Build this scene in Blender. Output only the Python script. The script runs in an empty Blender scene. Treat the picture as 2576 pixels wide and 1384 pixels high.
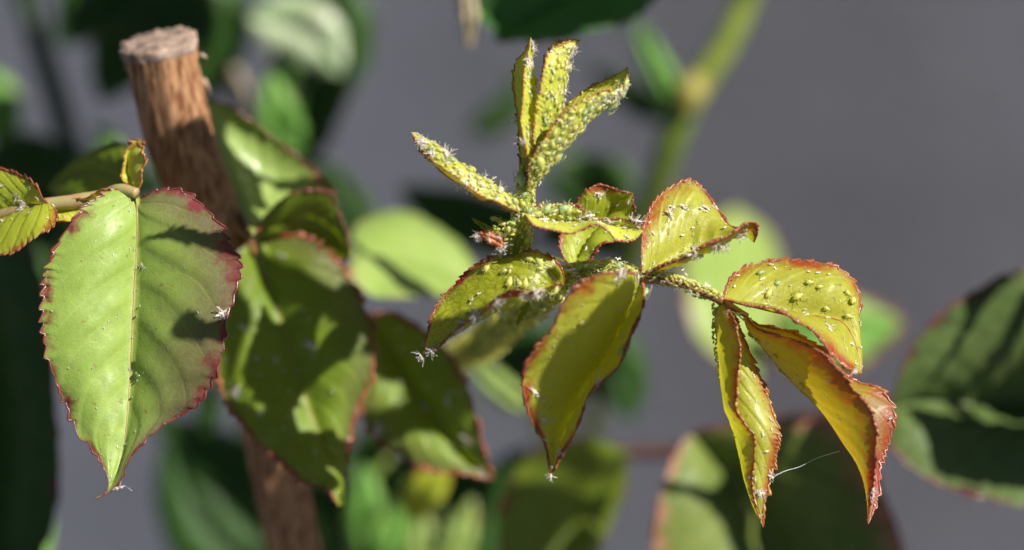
import bpy, math, random
import numpy as np
from mathutils import Vector, Matrix
from mathutils.bvhtree import BVHTree
random.seed(7); RNG = np.random.default_rng(7)
sc = bpy.context.scene
COL = sc.collection
# ------------------------------------------------------------------ camera, sky, sun, exposure (1 unit = 1 cm)
PITCH = math.radians(35); DIST = 40.5; FOCUS = Vector((0, 0, 100)); FRAME_W = 14.6
FWD = Vector((0, math.cos(PITCH), -math.sin(PITCH))); UP = Vector((0, math.sin(PITCH), math.cos(PITCH))); RT = Vector((1, 0, 0))
CAMPOS = FOCUS - FWD * DIST
cd = bpy.data.cameras.new("camera"); cam = bpy.data.objects.new("camera", cd); COL.objects.link(cam)
cam.location = CAMPOS; cam.rotation_euler = (math.pi / 2 - PITCH, 0, 0)
cd.sensor_width = 36; cd.lens = 36 * DIST / FRAME_W; cd.clip_start = 1; cd.clip_end = 5000
cd.dof.use_dof = True; cd.dof.focus_distance = DIST + .45; cd.dof.aperture_fstop = 0.1 / 1.42
sc.camera = cam
SUNDIR = (RT * .60 + UP * .55 - FWD * .58).normalized()
w = bpy.data.worlds.new("World"); sc.world = w; w.use_nodes = True
nt = w.node_tree; bg = nt.nodes["Background"]; sky = nt.nodes.new("ShaderNodeTexSky"); sky.sky_type = 'NISHITA'
sky.sun_disc = False; sky.sun_elevation = math.asin(SUNDIR.z); sky.sun_rotation = math.atan2(SUNDIR.x, SUNDIR.y)
sky.air_density = .5; sky.dust_density = .2; sky.ozone_density = 1.0; sky.altitude = 400
nt.links.new(sky.outputs[0], bg.inputs[0]); bg.inputs[1].default_value = 0.05
sd = bpy.data.lights.new("sun", 'SUN'); sd.energy = 5.0; sd.angle = math.radians(.5); sd.color = (1, .955, .87)
sun = bpy.data.objects.new("sun", sd); COL.objects.link(sun); sun.rotation_euler = SUNDIR.to_track_quat('Z', 'Y').to_euler()
sun.location = (60, -60, 200)
sc.view_settings.view_transform = 'Standard'; sc.view_settings.look = 'None'; sc.view_settings.gamma = 1
sc.view_settings.exposure = 0.68
sc.cycles.use_denoising = True; sc.cycles.max_bounces = 8; sc.cycles.transmission_bounces = 6; sc.cycles.sample_clamp_indirect = 6

K = FRAME_W / 2576.0
def W(x, y, d=0.0):
    """point of the place seen at (x, y) of a 2576 x 1384 view, d cm beyond the focus distance"""
    if d > 6: d = 6 + (d - 6) * 1.45
    s = (DIST + d) / DIST
    return CAMPOS + FWD * (DIST + d) + RT * ((x - 1288) * K * s) + UP * ((692 - y) * K * s)

# ------------------------------------------------------------------ material helpers
class NT:
    def __init__(s, name):
        s.m = bpy.data.materials.new(name); s.m.use_nodes = True; s.t = s.m.node_tree
        s.t.nodes.clear(); s.out = s.t.nodes.new("ShaderNodeOutputMaterial")
    def n(s, ty, **k):
        x = s.t.nodes.new(ty)
        for a, b in k.items(): setattr(x, a, b)
        return x
    def put(s, sock, v):
        if hasattr(v, 'links') or isinstance(v, bpy.types.NodeSocket): s.t.links.new(v, sock)
        elif isinstance(v, (tuple, list)) and len(v) == 3 and sock.type == 'RGBA': sock.default_value = (*v, 1)
        else: sock.default_value = v
    def math(s, op, a, b=None, c=None, clamp=False):
        x = s.n("ShaderNodeMath", operation=op, use_clamp=clamp); s.put(x.inputs[0], a)
        if b is not None: s.put(x.inputs[1], b)
        if c is not None: s.put(x.inputs[2], c)
        return x.outputs[0]
    def ss(s, v, a, b, lo=0., hi=1.):
        x = s.n("ShaderNodeMapRange", interpolation_type='SMOOTHSTEP')
        s.put(x.inputs[0], v); s.put(x.inputs[1], a); s.put(x.inputs[2], b); s.put(x.inputs[3], lo); s.put(x.inputs[4], hi)
        return x.outputs[0]
    def mix(s, f, a, b, blend='MIX'):
        x = s.n("ShaderNodeMix", data_type='RGBA', blend_type=blend)
        s.put(x.inputs[0], f); s.put(x.inputs[6], a); s.put(x.inputs[7], b); return x.outputs[2]
    def noise(s, co, scale, detail=3, rough=.5):
        x = s.n("ShaderNodeTexNoise"); s.t.links.new(co, x.inputs["Vector"]); x.inputs["Scale"].default_value = scale
        x.inputs["Detail"].default_value = detail; x.inputs["Roughness"].default_value = rough; return x.outputs[0]
    def bsdf(s, col, rough=.5, spec=.5, coat=0, bump=None, bd=.02, bs=.5, sub=0):
        p = s.n("ShaderNodeBsdfPrincipled"); s.put(p.inputs["Base Color"], col); s.put(p.inputs["Roughness"], rough)
        p.inputs["Specular IOR Level"].default_value = spec; s.put(p.inputs["Coat Weight"], coat); p.inputs["Coat Roughness"].default_value = .25
        if bump is not None:
            b = s.n("ShaderNodeBump"); b.inputs["Distance"].default_value = bd; b.inputs["Strength"].default_value = bs
            s.put(b.inputs["Height"], bump); s.t.links.new(b.outputs[0], p.inputs["Normal"])
        return p.outputs[0]
    def trans(s, sh, col, f):
        t = s.n("ShaderNodeBsdfTranslucent"); s.put(t.inputs[0], col)
        x = s.n("ShaderNodeMixShader"); s.put(x.inputs[0], f); s.t.links.new(sh, x.inputs[1]); s.t.links.new(t.outputs[0], x.inputs[2])
        return x.outputs[0]
    def done(s, sh): s.t.links.new(sh, s.out.inputs[0]); return s.m
    def co(s, which="Object"): return s.n("ShaderNodeTexCoord").outputs[which]

def leafmat(name, c1, c2, t1, red=(.22, .02, .02), tred=(.5, .05, .01), e0=.72, e1=1.0, veincol=None, tf=.35, rough=.38, spec=.5, coat=.12,
            nv=9, lat=.5, ret=.25, redside=0., wash=None, washf=0., washlo=0., washu=None, bump=.35, rscale=9, midw=.045, tip=0., tvein=.55, streak=None):
    s = NT(name); uv = s.n("ShaderNodeUVMap").outputs[0]; sp = s.n("ShaderNodeSeparateXYZ"); s.t.links.new(uv, sp.inputs[0])
    u, v = sp.outputs[0], sp.outputs[1]; co = s.co()
    n1 = s.noise(co, 1.1, 4, .6); n2 = s.noise(co, 5, 4, .65); n3 = s.noise(co, 28, 3, .6)
    v2 = s.math('SUBTRACT', v, .5); av = s.math('MULTIPLY', s.math('ABSOLUTE', v2), 2.); side = s.math('GREATER_THAN', v2, 0.)
    q = s.math('SUBTRACT', u, s.math('MULTIPLY', av, .26)); q = s.math('SUBTRACT', q, s.math('MULTIPLY', s.math('MULTIPLY', av, av), .08))
    q = s.math('ADD', q, s.math('MULTIPLY', n1, .05)); q = s.math('MULTIPLY', s.math('ADD', q, s.math('MULTIPLY', side, .47 / nv)), float(nv))
    tri = s.math('MULTIPLY', s.math('ABSOLUTE', s.math('SUBTRACT', s.math('FRACT', s.math('ADD', q, 20.)), .5)), 2.)
    latv = s.math('MULTIPLY', s.ss(tri, .86, .99), s.ss(av, 1.02, .7)); latb = s.ss(tri, .5, 1.)
    mid = s.ss(av, midw, midw * .3)
    vo = s.n("ShaderNodeTexVoronoi", feature='DISTANCE_TO_EDGE'); s.t.links.new(co, vo.inputs["Vector"]); vo.inputs["Scale"].default_value = rscale
    re = s.ss(vo.outputs["Distance"], .09, .01)
    vein = s.math('MAXIMUM', s.math('MAXIMUM', mid, s.math('MULTIPLY', latv, lat)), s.math('MULTIPLY', re, ret))
    e = s.math('ADD', av, s.math('MULTIPLY', s.math('SUBTRACT', n2, .5), .45)); e = s.math('ADD', e, s.math('MULTIPLY', s.math('SUBTRACT', s.noise(co, 1.6, 2), .55), .5)); e = s.math('ADD', e, s.math('MULTIPLY', side, redside))
    e = s.math('ADD', e, s.math('MULTIPLY', s.ss(u, .55, 1.), tip)); e = s.ss(e, e0, e1)
    base = s.mix(s.ss(n1, .3, .7), c1, c2); base = s.mix(s.ss(n2, .35, .75, 0, .35), base, tuple(min(1, a * 1.35) for a in c2))
    if wash is not None:
        wf = s.math('MULTIPLY', s.ss(s.math('ADD', s.math('MULTIPLY', v2, 2.), s.math('MULTIPLY', s.math('SUBTRACT', n1, .5), .7)), washlo, .95), washf)
        if washu: wf = s.math('MULTIPLY', wf, s.ss(u, washu, washu + .25))
        base = s.mix(wf, base, wash)
    if streak is not None:
        base = s.mix(s.math('MULTIPLY', s.ss(tri, .7, .2), s.ss(n1, .42, .58, 0., 1.)), base, streak)
    veincol = veincol or tuple(min(1, a * 1.4) for a in c2)
    base = s.mix(s.math('MULTIPLY', vein, .8), base, veincol)
    base = s.mix(s.ss(n3, .62, .75, 0, .25), base, (.45, .42, .30)); nb = s.noise(co, 2.3, 5, .7); base = s.mix(s.ss(nb, .48, .76, 0, .45), base, tuple(a * .55 for a in c1)); base = s.mix(s.math('MULTIPLY', s.ss(s.noise(co, 9, 3, .5), .66, .72), .6), base, (.20, .10, .03))
    base = s.mix(e, base, red)
    tc = s.mix(s.math('MULTIPLY', vein, tvein), s.mix(n2, t1, tuple(a * .75 for a in t1)), tuple(a * .45 for a in t1)); tc = s.mix(e, tc, tred)
    h = s.math('ADD', s.math('MULTIPLY', latb, -.8), s.math('MULTIPLY', re, -ret * .5)); h = s.math('ADD', h, s.math('MULTIPLY', n2, .7)); h = s.math('ADD', h, s.math('MULTIPLY', n3, .7))
    h = s.math('ADD', h, s.math('MULTIPLY', mid, -.8))
    ro = s.ss(n2, .3, .75, rough + .12, rough - .1)
    return s.done(s.trans(s.bsdf(base, ro, spec, coat, h, .03, bump), tc, tf))

def plain(name, c1, c2, rough=.5, scale=6, tcol=None, tf=0, coat=0, bump=.3, stretch=None, spec=.5):
    s = NT(name); co = s.co()
    if stretch:
        mp = s.n("ShaderNodeMapping"); s.t.links.new(co, mp.inputs[0]); mp.inputs["Scale"].default_value = stretch; co = mp.outputs[0]
    n1 = s.noise(co, scale, 5, .6)
    sh = s.bsdf(s.mix(s.ss(n1, .3, .7), c1, c2), rough, spec, coat, n1, .02, bump)
    if tcol: sh = s.trans(sh, tcol, tf)
    return s.done(sh)

M = {}
M['young'] = leafmat("young_leaf", (.34, .42, .03), (.46, .52, .04), (.62, .62, .02), e0=.86, e1=1.08, tf=.42, coat=.08, lat=.15, ret=.15, rscale=14, red=(.36, .06, .02), tred=(.65, .14, .01), tip=.12, rough=.45)
M['shoot'] = leafmat("shoot_leaf", (.52, .56, .06), (.64, .66, .10), (.80, .80, .03), e0=.86, e1=1.12, tf=.36, coat=.1, lat=.3, ret=.1, red=(.40, .12, .03), tred=(.6, .25, .02), rough=.36)
M['reddish'] = leafmat("reddish_young_leaf", (.42, .44, .035), (.54, .54, .06), (.74, .70, .02), e0=.86, e1=1.12, tf=.46, coat=.08, lat=.4, ret=.3, rscale=14, red=(.36, .045, .015), tred=(.7, .10, .005), tip=.22, rough=.44)
M['deepred'] = leafmat("crimson_young_leaf", (.36, .36, .015), (.46, .43, .025), (.70, .50, .01), e0=.60, e1=1.08, tf=.40, coat=.08, lat=.4, wash=(.22, .07, .02), washf=.9, washlo=-.9, washu=.38, ret=.3, rscale=14, red=(.36, .045, .015), tred=(.7, .10, .005), tip=.35, rough=.44)
M['yellowish'] = leafmat("golden_young_leaf", (.40, .42, .035), (.52, .52, .06), (.78, .74, .02), e0=.70, e1=1.08, tf=.48, coat=.2, lat=.4, ret=.3, rscale=14, red=(.42, .08, .015), tred=(.7, .10, .005), tip=.16, rough=.44)
M['veiny'] = leafmat("veiny_young_leaf", (.32, .38, .02), (.46, .50, .03), (.66, .64, .02), e0=.80, e1=1.02, tf=.45, coat=.12, lat=.6, ret=.75, red=(.30, .03, .03), tred=(.55, .06, .02), rough=.32, veincol=(.22, .17, .02), rscale=10, tvein=.8)
M['large'] = leafmat("large_green_leaf", (.22, .34, .05), (.29, .40, .075), (.36, .46, .03), e0=.84, e1=1.03, tf=.22, coat=.06, spec=.45, lat=.30, ret=.10, red=(.17, .03, .03), wash=(.12, .085, .045), washf=.92, washlo=.1, rough=.52, veincol=(.42, .46, .14), rscale=7, nv=8, bump=.25)
M['mid'] = leafmat("green_leaf", (.125, .20, .014), (.19, .27, .022), (.34, .42, .005), e0=.94, e1=1.05, tf=.28, coat=.0, spec=.35, lat=.3, ret=.0, red=(.14, .03, .03), wash=(.10, .08, .04), washf=.6, washlo=.45, rough=.45, rscale=7)
M['bgleaf'] = leafmat("mature_leaf", (.12, .30, .05), (.20, .40, .08), (.22, .42, .02), e0=.92, e1=1.1, tf=.22, spec=.25, coat=.0, lat=.3, ret=.0, rough=.36)
M['bglight'] = leafmat("pale_leaf", (.24, .36, .07), (.31, .41, .11), (.38, .52, .03), e0=.9, e1=1.05, tf=.25, coat=.2, lat=.3, ret=.0, rough=.42, red=(.3, .14, .08))
M['bgdark'] = leafmat("dark_leaf", (.018, .055, .008), (.03, .08, .014), (.05, .16, .005), e0=.93, e1=1.05, tf=.12, spec=.2, coat=.0, lat=.25, ret=.0, rough=.4, red=(.06, .02, .02))  # background shade put into the leaf colour
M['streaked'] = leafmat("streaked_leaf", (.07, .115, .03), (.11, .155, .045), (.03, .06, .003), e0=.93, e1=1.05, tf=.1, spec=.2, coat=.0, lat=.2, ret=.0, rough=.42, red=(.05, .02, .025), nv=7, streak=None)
M['under'] = leafmat("olive_leaf", (.11, .16, .008), (.15, .21, .012), (.30, .40, .01), e0=.9, e1=1.02, tf=.28, coat=.15, lat=.3, ret=0, red=(.16, .05, .04))
M['toplf'] = leafmat('deep_green_leaf', (.05, .15, .04), (.07, .19, .05), (.08, .26, .02), e0=.95, e1=1.1, tf=.3, spec=.25, coat=0, lat=.3, ret=0)
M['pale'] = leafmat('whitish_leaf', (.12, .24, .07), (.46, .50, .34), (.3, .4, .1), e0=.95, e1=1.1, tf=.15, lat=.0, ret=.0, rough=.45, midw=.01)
M['pinkish'] = leafmat('pinkish_leaf', (.42, .34, .20), (.5, .42, .3), (.3, .2, .1), e0=.95, e1=1.1, tf=.15, lat=.4, ret=.0, rough=.5)
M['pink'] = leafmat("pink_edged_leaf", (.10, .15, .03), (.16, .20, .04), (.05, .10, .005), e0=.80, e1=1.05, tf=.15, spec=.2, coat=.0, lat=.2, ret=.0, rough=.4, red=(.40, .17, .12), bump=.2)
M['rim'] = plain("red_leaf_rim", (.24, .03, .02), (.42, .16, .07), .32, 5, (.6, .10, .03), .2, coat=.3, bump=.5)
M['rim_orange'] = plain("orange_leaf_rim", (.42, .12, .03), (.5, .25, .06), .3, 14, (.6, .2, .02), .25, coat=.5, bump=.6)
M['rim_dark'] = plain("maroon_leaf_rim", (.13, .018, .02), (.22, .05, .04), .32, 9, coat=.4, bump=.4)
M['rib'] = plain("pale_midrib", (.40, .42, .12), (.45, .38, .12), .4, 6, (.4, .4, .03), .2)
M['rib_red'] = plain("brownish_midrib", (.30, .16, .05), (.35, .28, .07), .4, 6)
M['rib_dark'] = plain("dark_midrib", (.07, .12, .03), (.12, .16, .04), .4, 6)
M['stem'] = plain("green_stem", (.30, .38, .04), (.40, .45, .06), .35, 7, (.5, .6, .03), .2, coat=.3)
M['stem_brown'] = plain("brown_rachis", (.20, .07, .03), (.30, .16, .04), .32, 7, (.4, .2, .02), .1, coat=.4)
M['stem_pink'] = plain('pale_pinkish_stalk', (.38, .36, .14), (.48, .26, .14), .4, 3, (.5, .4, .1), .2)
M['stem_dark'] = plain("shade_toned_cane", (.08, .13, .01), (.13, .18, .015), .38, 3, coat=.25)  # darker copy of the cane tone, shade put into the colour
M['stem_shaded'] = plain('shaded_cane', (.010, .03, .006), (.02, .05, .01), .5, 3)  # cane darkened in colour to stand for shade on it
M['stem_lit'] = plain("lit_toned_cane", (.13, .18, .02), (.21, .25, .035), .38, 3, coat=.25)  # lighter copy of the cane tone, its sunlit length painted in
M['node'] = plain("cane_node", (.28, .27, .04), (.26, .18, .05), .5, 3)
M['twig'] = plain("reddish_twig", (.05, .018, .014), (.08, .03, .022), .45, 4)
M['stake'] = plain("weathered_wood", (.14, .045, .012), (.50, .27, .13), .75, 3.2, stretch=(4, 4, .5), bump=1.0)
M['cut'] = plain("cut_wood", (.10, .07, .055), (.42, .30, .23), .85, 5, bump=1.0)
M['orange'] = plain("orange_stipule", (.58, .16, .06), (.55, .28, .12), .4, 8, (.8, .2, .01), .4)
def insect(name, c1, c2, tcol, tf, rough=.35, coat=.3):
    return plain(name, c1, c2, rough, 30, tcol, tf, coat, .2)
M['aph1'] = insect("lime_aphid", (.72, .76, .16), (.82, .84, .26), (.6, .65, .08), .5)
M['aph2'] = insect("mint_aphid", (.50, .66, .28), (.60, .75, .36), (.45, .6, .18), .5)
M['aph3'] = insect("yellow_aphid", (.82, .80, .15), (.90, .86, .28), (.7, .68, .08), .5)
M['leg'] = insect("aphid_limb", (.62, .62, .22), (.70, .68, .30), (.5, .5, .2), .3)
M['eye'] = plain("aphid_eye", (.02, .008, .005), (.03, .01, .01), .3)
M['skin'] = plain("shed_skin", (.74, .66, .58), (.88, .83, .78), .5, 40, (.8, .74, .66), .35, .2, .2)
s = NT("honeydew"); g = s.n("ShaderNodeBsdfPrincipled"); g.inputs["Base Color"].default_value = (.9, .92, .8, 1); g.inputs["Roughness"].default_value = .05
g.inputs["Transmission Weight"].default_value = .85; g.inputs["IOR"].default_value = 1.38; M['dew'] = s.done(g.outputs[0])
s = NT("silk"); M['silk'] = s.done(s.bsdf((.8, .8, .8), .3, .8))

# ------------------------------------------------------------------ object helpers
ORG = {}
def tag(o, label, cat, group=None, kind=None):
    if label: o['label'] = label
    if cat: o['category'] = cat
    if group: o['group'] = group
    if kind: o['kind'] = kind
    return o
def link(name, data, org, parent):
    o = bpy.data.objects.new(name, data); COL.objects.link(o); ORG[o.name] = Vector(org)
    if parent is not None: o.parent = parent; o.location = Vector(org) - ORG[parent.name]
    else: o.location = org
    return o
def empty(name, org, label, cat, group=None):
    o = link(name, None, org, None); o.empty_display_size = .2; return tag(o, label, cat, group)
def mesh(name, V, F, mat, org=None, parent=None, uv=None, smooth=True, mi=None):
    V = np.asarray(V, float); org = Vector(V[0]) if org is None else Vector(org)
    me = bpy.data.meshes.new(name); me.from_pydata((V - np.array(org)).tolist(), [], F)
    for m in (mat if isinstance(mat, (list, tuple)) else [mat]): me.materials.append(m)
    if smooth: me.polygons.foreach_set("use_smooth", [True] * len(me.polygons))
    if mi is not None: me.polygons.foreach_set("material_index", mi)
    if uv is not None:
        l = me.uv_layers.new(name="UVMap"); vi = np.zeros(len(me.loops), int); me.loops.foreach_get("vertex_index", vi)
        l.data.foreach_set("uv", np.asarray(uv)[vi].ravel())
    me.update(); return link(name, me, org, parent)
def cr(P, n):
    P = np.array([list(p) for p in P], float)
    if len(P) == 2: return P[0] + (P[1] - P[0]) * np.linspace(0, 1, n)[:, None]
    d = np.sqrt(np.linalg.norm(np.diff(P, axis=0), axis=1)) ** 2; t = np.concatenate([[0], np.cumsum(d)]); t /= t[-1]
    m = np.zeros_like(P)
    for i in range(len(P)):
        if i == 0: m[i] = (P[1] - P[0]) / (t[1] - t[0])
        elif i == len(P) - 1: m[i] = (P[-1] - P[-2]) / (t[-1] - t[-2])
        else:
            a = (P[i] - P[i - 1]) / (t[i] - t[i - 1]); b = (P[i + 1] - P[i]) / (t[i + 1] - t[i]); m[i] = (a * (t[i + 1] - t[i]) + b * (t[i] - t[i - 1])) / (t[i + 1] - t[i - 1])
    u = np.linspace(0, 1, n); k = np.clip(np.searchsorted(t, u, side='right') - 1, 0, len(P) - 2)
    h = (t[k + 1] - t[k]); s = ((u - t[k]) / h)[:, None]; h = h[:, None]
    return (2 * s**3 - 3 * s**2 + 1) * P[k] + (s**3 - 2 * s**2 + s) * h * m[k] + (-2 * s**3 + 3 * s**2) * P[k + 1] + (s**3 - s**2) * h * m[k + 1]
def tube_data(P, rad, seg=8, jitter=0, caps=True):
    P = np.asarray(P, float); n = len(P); rad = np.broadcast_to(np.asarray(rad, float), (n,)) if np.ndim(rad) < 1 or len(np.atleast_1d(rad)) == n else np.interp(np.linspace(0, 1, n), np.linspace(0, 1, len(rad)), rad)
    T = np.gradient(P, axis=0); T /= np.linalg.norm(T, axis=1)[:, None] + 1e-12
    a = np.cross(T[0], [0.3, .2, .9]); a /= np.linalg.norm(a); V = []; F = []
    for i in range(n):
        a = a - T[i] * a.dot(T[i]); a /= np.linalg.norm(a); b = np.cross(T[i], a)
        for j in range(seg):
            th = 2 * math.pi * j / seg; r = rad[i] * (1 + jitter * (RNG.random() - .5)); V.append(P[i] + r * (math.cos(th) * a + math.sin(th) * b))
    for i in range(n - 1):
        for j in range(seg): F.append((i * seg + j, i * seg + (j + 1) % seg, (i + 1) * seg + (j + 1) % seg, (i + 1) * seg + j))
    if caps: F.append(tuple(range(seg))[::-1]); F.append(tuple((n - 1) * seg + j for j in range(seg)))
    return V, F
def tube(name, pts, rad, mat, parent=None, n=40, seg=10, jitter=0, world=False):
    P = cr(pts if world else [W(*p) for p in pts], n); V, F = tube_data(P, rad, seg, jitter)
    return mesh(name, V, F, mat, Vector(P[0]), parent)

HOSTS = {}
def lens(Mc, wl, wr=None, p=.75, dl=0., dr=0., n=9):
    """margins for a plain leaf: half widths wl / wr (view units) either side of midrib Mc; dl/dr = depth offset at the margins"""
    wr = wl if wr is None else wr; C = cr(Mc, n); T = np.gradient(C[:, :2], axis=0); T /= np.linalg.norm(T, axis=1)[:, None]; Lm = []; Rm = []
    for i in range(n):
        u = i / (n - 1); f = (math.sin(math.pi * u ** p)) ** .8 if 0 < u < 1 else 0; nx, ny = T[i][1], -T[i][0]
        Lm.append((C[i][0] + nx * wl * f, C[i][1] + ny * wl * f, C[i][2] + dl * f)); Rm.append((C[i][0] - nx * wr * f, C[i][1] - ny * wr * f, C[i][2] + dr * f))
    return Lm, Rm
def leaf(key, parent, Mc, Lc, Rc, mat, teeth=24, tooth=.05, bl=.08, br=.08, ripple=.012, nveins=9, rim=.016, rimmat='rim', rib='rib', ribr=.016, nv=9,
         off=None, name='leaflet', label=None, topname=None, seed=0, spt=5, wob=.03, tipcurl=0):
    rg = np.random.default_rng(seed + len(HOSTS) * 13 + 5)
    nu = max(40, teeth * spt) + 1
    cv = lambda C: cr([W(*p) for p in C], nu)
    Mp, Lp, Rp = cv(Mc), cv(Lc), cv(Rc)
    if off is not None: o_ = np.array(off); Mp = Mp + o_; Lp = Lp + o_; Rp = Rp + o_
    u = np.linspace(0, 1, nu); T = np.gradient(Mp, axis=0); T /= np.linalg.norm(T, axis=1)[:, None] + 1e-9
    amp = rg.uniform(.25, 1.75, 200); ph = rg.random(2) * .5
    rows = []; avs = [1, .95, .88] + [1 - (i + 1) / nv for i in range(1, nv - 1)]; avs = [a for a in avs]; fw = -np.array(FWD)
    wobf = lambda k: np.sin(u * math.pi * 2 * (2.2 + k) + k * 2 + seed) * np.sin(math.pi * u)
    for side, (E, b) in enumerate(((Lp, bl), (Rp, br))):
        D = E - Mp; N = np.cross(D, T); N /= np.linalg.norm(N, axis=1)[:, None] + 1e-9; sg = np.sign((N @ fw).mean()) or 1; N = N * sg
        wid = np.linalg.norm(D, axis=1); Dn = D / (wid[:, None] + 1e-9)
        wr = rg.normal(0, 1, (3, 2)); tt = u * teeth + ph[side] + teeth * sum(.018 / (q_ + 1) * wr[q_, 0] * np.sin(u * math.pi * (3 + 4 * q_) + wr[q_, 1] * 3) for q_ in range(3)); fr = tt - np.floor(tt); A = amp[(np.floor(tt).astype(int) + side * 90) % 200]
        saw = np.where(fr < .8, (fr / .8) ** 1.3, (1 - fr) / .2) * tooth * A * np.clip(np.sin(math.pi * u) * 3, 0, 1)
        TE = np.gradient(E, axis=0); TE /= np.linalg.norm(TE, axis=1)[:, None] + 1e-9
        w_max = wid.max()
        for a in avs:
            fall = {1: 1., .95: .35, .88: .0}.get(a, 0)
            bb = b * np.clip(wid / w_max, 0, 1)
            vph = (u - .26 * a - .08 * a * a + (side * .47 / nveins)) * nveins * 2 * math.pi
            P = Mp + D * a + N * (bb * 4 * a * (1 - a))[:, None] - N * (np.cos(vph) * ripple * (1 - a ** 4) * min(1, a * 5))[:, None] * np.clip(wid / w_max, 0, 1)[:, None]
            P = P + N * (wobf(side) * wob * a ** 2)[:, None]
            if fall: P = P + (Dn * (saw * fall)[:, None] + TE * (saw * fall * .7)[:, None])
            rows.append((P, u, .5 - .5 * a if side == 0 else .5 + .5 * a))
    nR = len(avs); order = [rows[i] for i in range(nR)] + [(Mp - 0 * Mp, u, .5)] + [rows[nR + i] for i in range(nR - 1, -1, -1)]
    V = np.concatenate([r[0] for r in order]); UVv = np.concatenate([np.stack([r[1], np.full(nu, r[2])], 1) for r in order])
    F = []
    for k in range(len(order) - 1):
        for i in range(nu - 1): F.append((k * nu + i, k * nu + i + 1, (k + 1) * nu + i + 1, (k + 1) * nu + i))
    org = Vector(Mp[0])
    if parent is None: o = mesh(name, V, F, M[mat], org, None, UVv)
    else: o = mesh(name, V, F, M[mat], org, parent, UVv)
    if label: o['label'] = label
    if rim:
        for E in (order[0][0], order[-1][0]):
            rr = rim * .8 * np.clip(1 + .45 * np.interp(u * 40, np.arange(41), rg.normal(0, 1, 41)), .35, 2) * np.interp(u, [0, .08, .9, 1], [.6, 1, .9, .4]) * (1 + .25 * np.sin(u * 61 + seed)); Vt, Ft = tube_data(E, rr, 6)
            mesh('margin', Vt, Ft, M[rimmat], Vector(E[0]), o)
    if rib:
        sgn = fw; rr = ribr * np.linspace(1.3, .35, nu); Vt, Ft = tube_data(Mp + sgn * ribr * .2, rr, 6); mesh('midrib', Vt, Ft, M[rib], Vector(Mp[0]), o)
    HOSTS[key] = dict(o=o, M=Mp, V=V, F=F, bvh=BVHTree.FromPolygons([tuple(p) for p in V], F), nu=nu, rows=order)
    return o

# ------------------------------------------------------------------ the setting: wall and ground
def box(name, lo, hi, mat, bev=0):
    x0, y0, z0 = lo; x1, y1, z1 = hi; V = [(x, y, z) for z in (z0, z1) for y in (y0, y1) for x in (x0, x1)]
    F = [(0, 2, 3, 1), (4, 5, 7, 6), (0, 1, 5, 4), (2, 6, 7, 3), (0, 4, 6, 2), (1, 3, 7, 5)]
    return mesh(name, V, F, mat, (0, y0, z0), None, smooth=False)
s = NT("grey_render"); co = s.co(); n1 = s.noise(co, .02, 3); n2 = s.noise(co, .9, 6, .7)
sp = s.n("ShaderNodeSeparateXYZ"); s.t.links.new(co, sp.inputs[0])
c = s.mix(s.ss(sp.outputs[0], -20, 22), (.21, .218, .258), (.165, .158, .165)); n4 = s.noise(co, .07, 2, .5); c = s.mix(s.ss(n4, .35, .65, 0, .55), c, (.28, .288, .33)); c = s.mix(s.ss(n2, .3, .7, 0, .3), c, (.20, .20, .23))
MW = s.done(s.bsdf(c, .85, .3, 0, n2, .3, .6))
wall = tag(box('wall', (-300, 50, 0), (300, 62, 260), MW), 'smooth blue-grey rendered wall out of focus behind the rose', 'wall', None, 'structure')
s = NT("grey_paving"); co = s.co(); n1 = s.noise(co, .05, 5, .6); MG = s.done(s.bsdf(s.mix(n1, (.07, .065, .06), (.12, .11, .10)), .9, .3, 0, n1, .5, .4))
ground = tag(mesh('ground', [(-2500, -2500, 0), (2500, -2500, 0), (2500, 2500, 0), (-2500, 2500, 0)], [(0, 1, 2, 3)], MG, (0, 0, 0), None, smooth=False), 'grey ground below the rose', 'ground', None, 'structure')
# ------------------------------------------------------------------ the aphid-covered rose shoot in focus
S = empty("rose_shoot", W(1400, 720, .4), "young lime green rose shoot with folded red-edged leaflets, crowded with aphids, in sharp focus", "rose shoot")
tube('stem', [(1326, 400, .15), (1325, 450, .1), (1320, 510, .1), (1311, 570, .2), (1300, 620, .35), (1305, 680, .7), (1345, 720, .9), (1395, 715, .8)], [.075, .085, .10, .10, .11, .10, .10, .10], M['stem'], S, 60, 12, .06)
tube('stem', [(1400, 712, .8), (1370, 745, 1.8), (1310, 790, 3.4), (1240, 845, 5.2), (1180, 885, 7), (1120, 905, 8.5), (1040, 930, 9.2), (960, 980, 10.0)], [.13, .15, .17, .19, .19, .17, .15, .12], M['stem'], S, 50, 12, .1)
tube('petiole', [(1398, 712, .8), (1440, 694, .7), (1500, 682, .5), (1560, 688, .3), (1620, 702, .05)], [.08, .075, .07, .06, .065], M['stem'], S, 40, 10, .06)
tube('rachis', [(1616, 702, .05), (1660, 706, 0), (1710, 716, 0), (1760, 735, .0), (1818, 757, .0)], [.075, .05, .045, .05, .07], M['stem_brown'], S, 40, 10, .05)
tube('petiolule', [(1815, 755, 0), (1845, 775, .15), (1880, 795, .25)], [.06, .05, .04], M['stem_brown'], S, 14, 8)
tube('petiolule', [(1322, 470, .1), (1335, 440, .05), (1350, 400, .1)], [.05, .045, .03], M['stem'], S, 14, 8)
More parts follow.
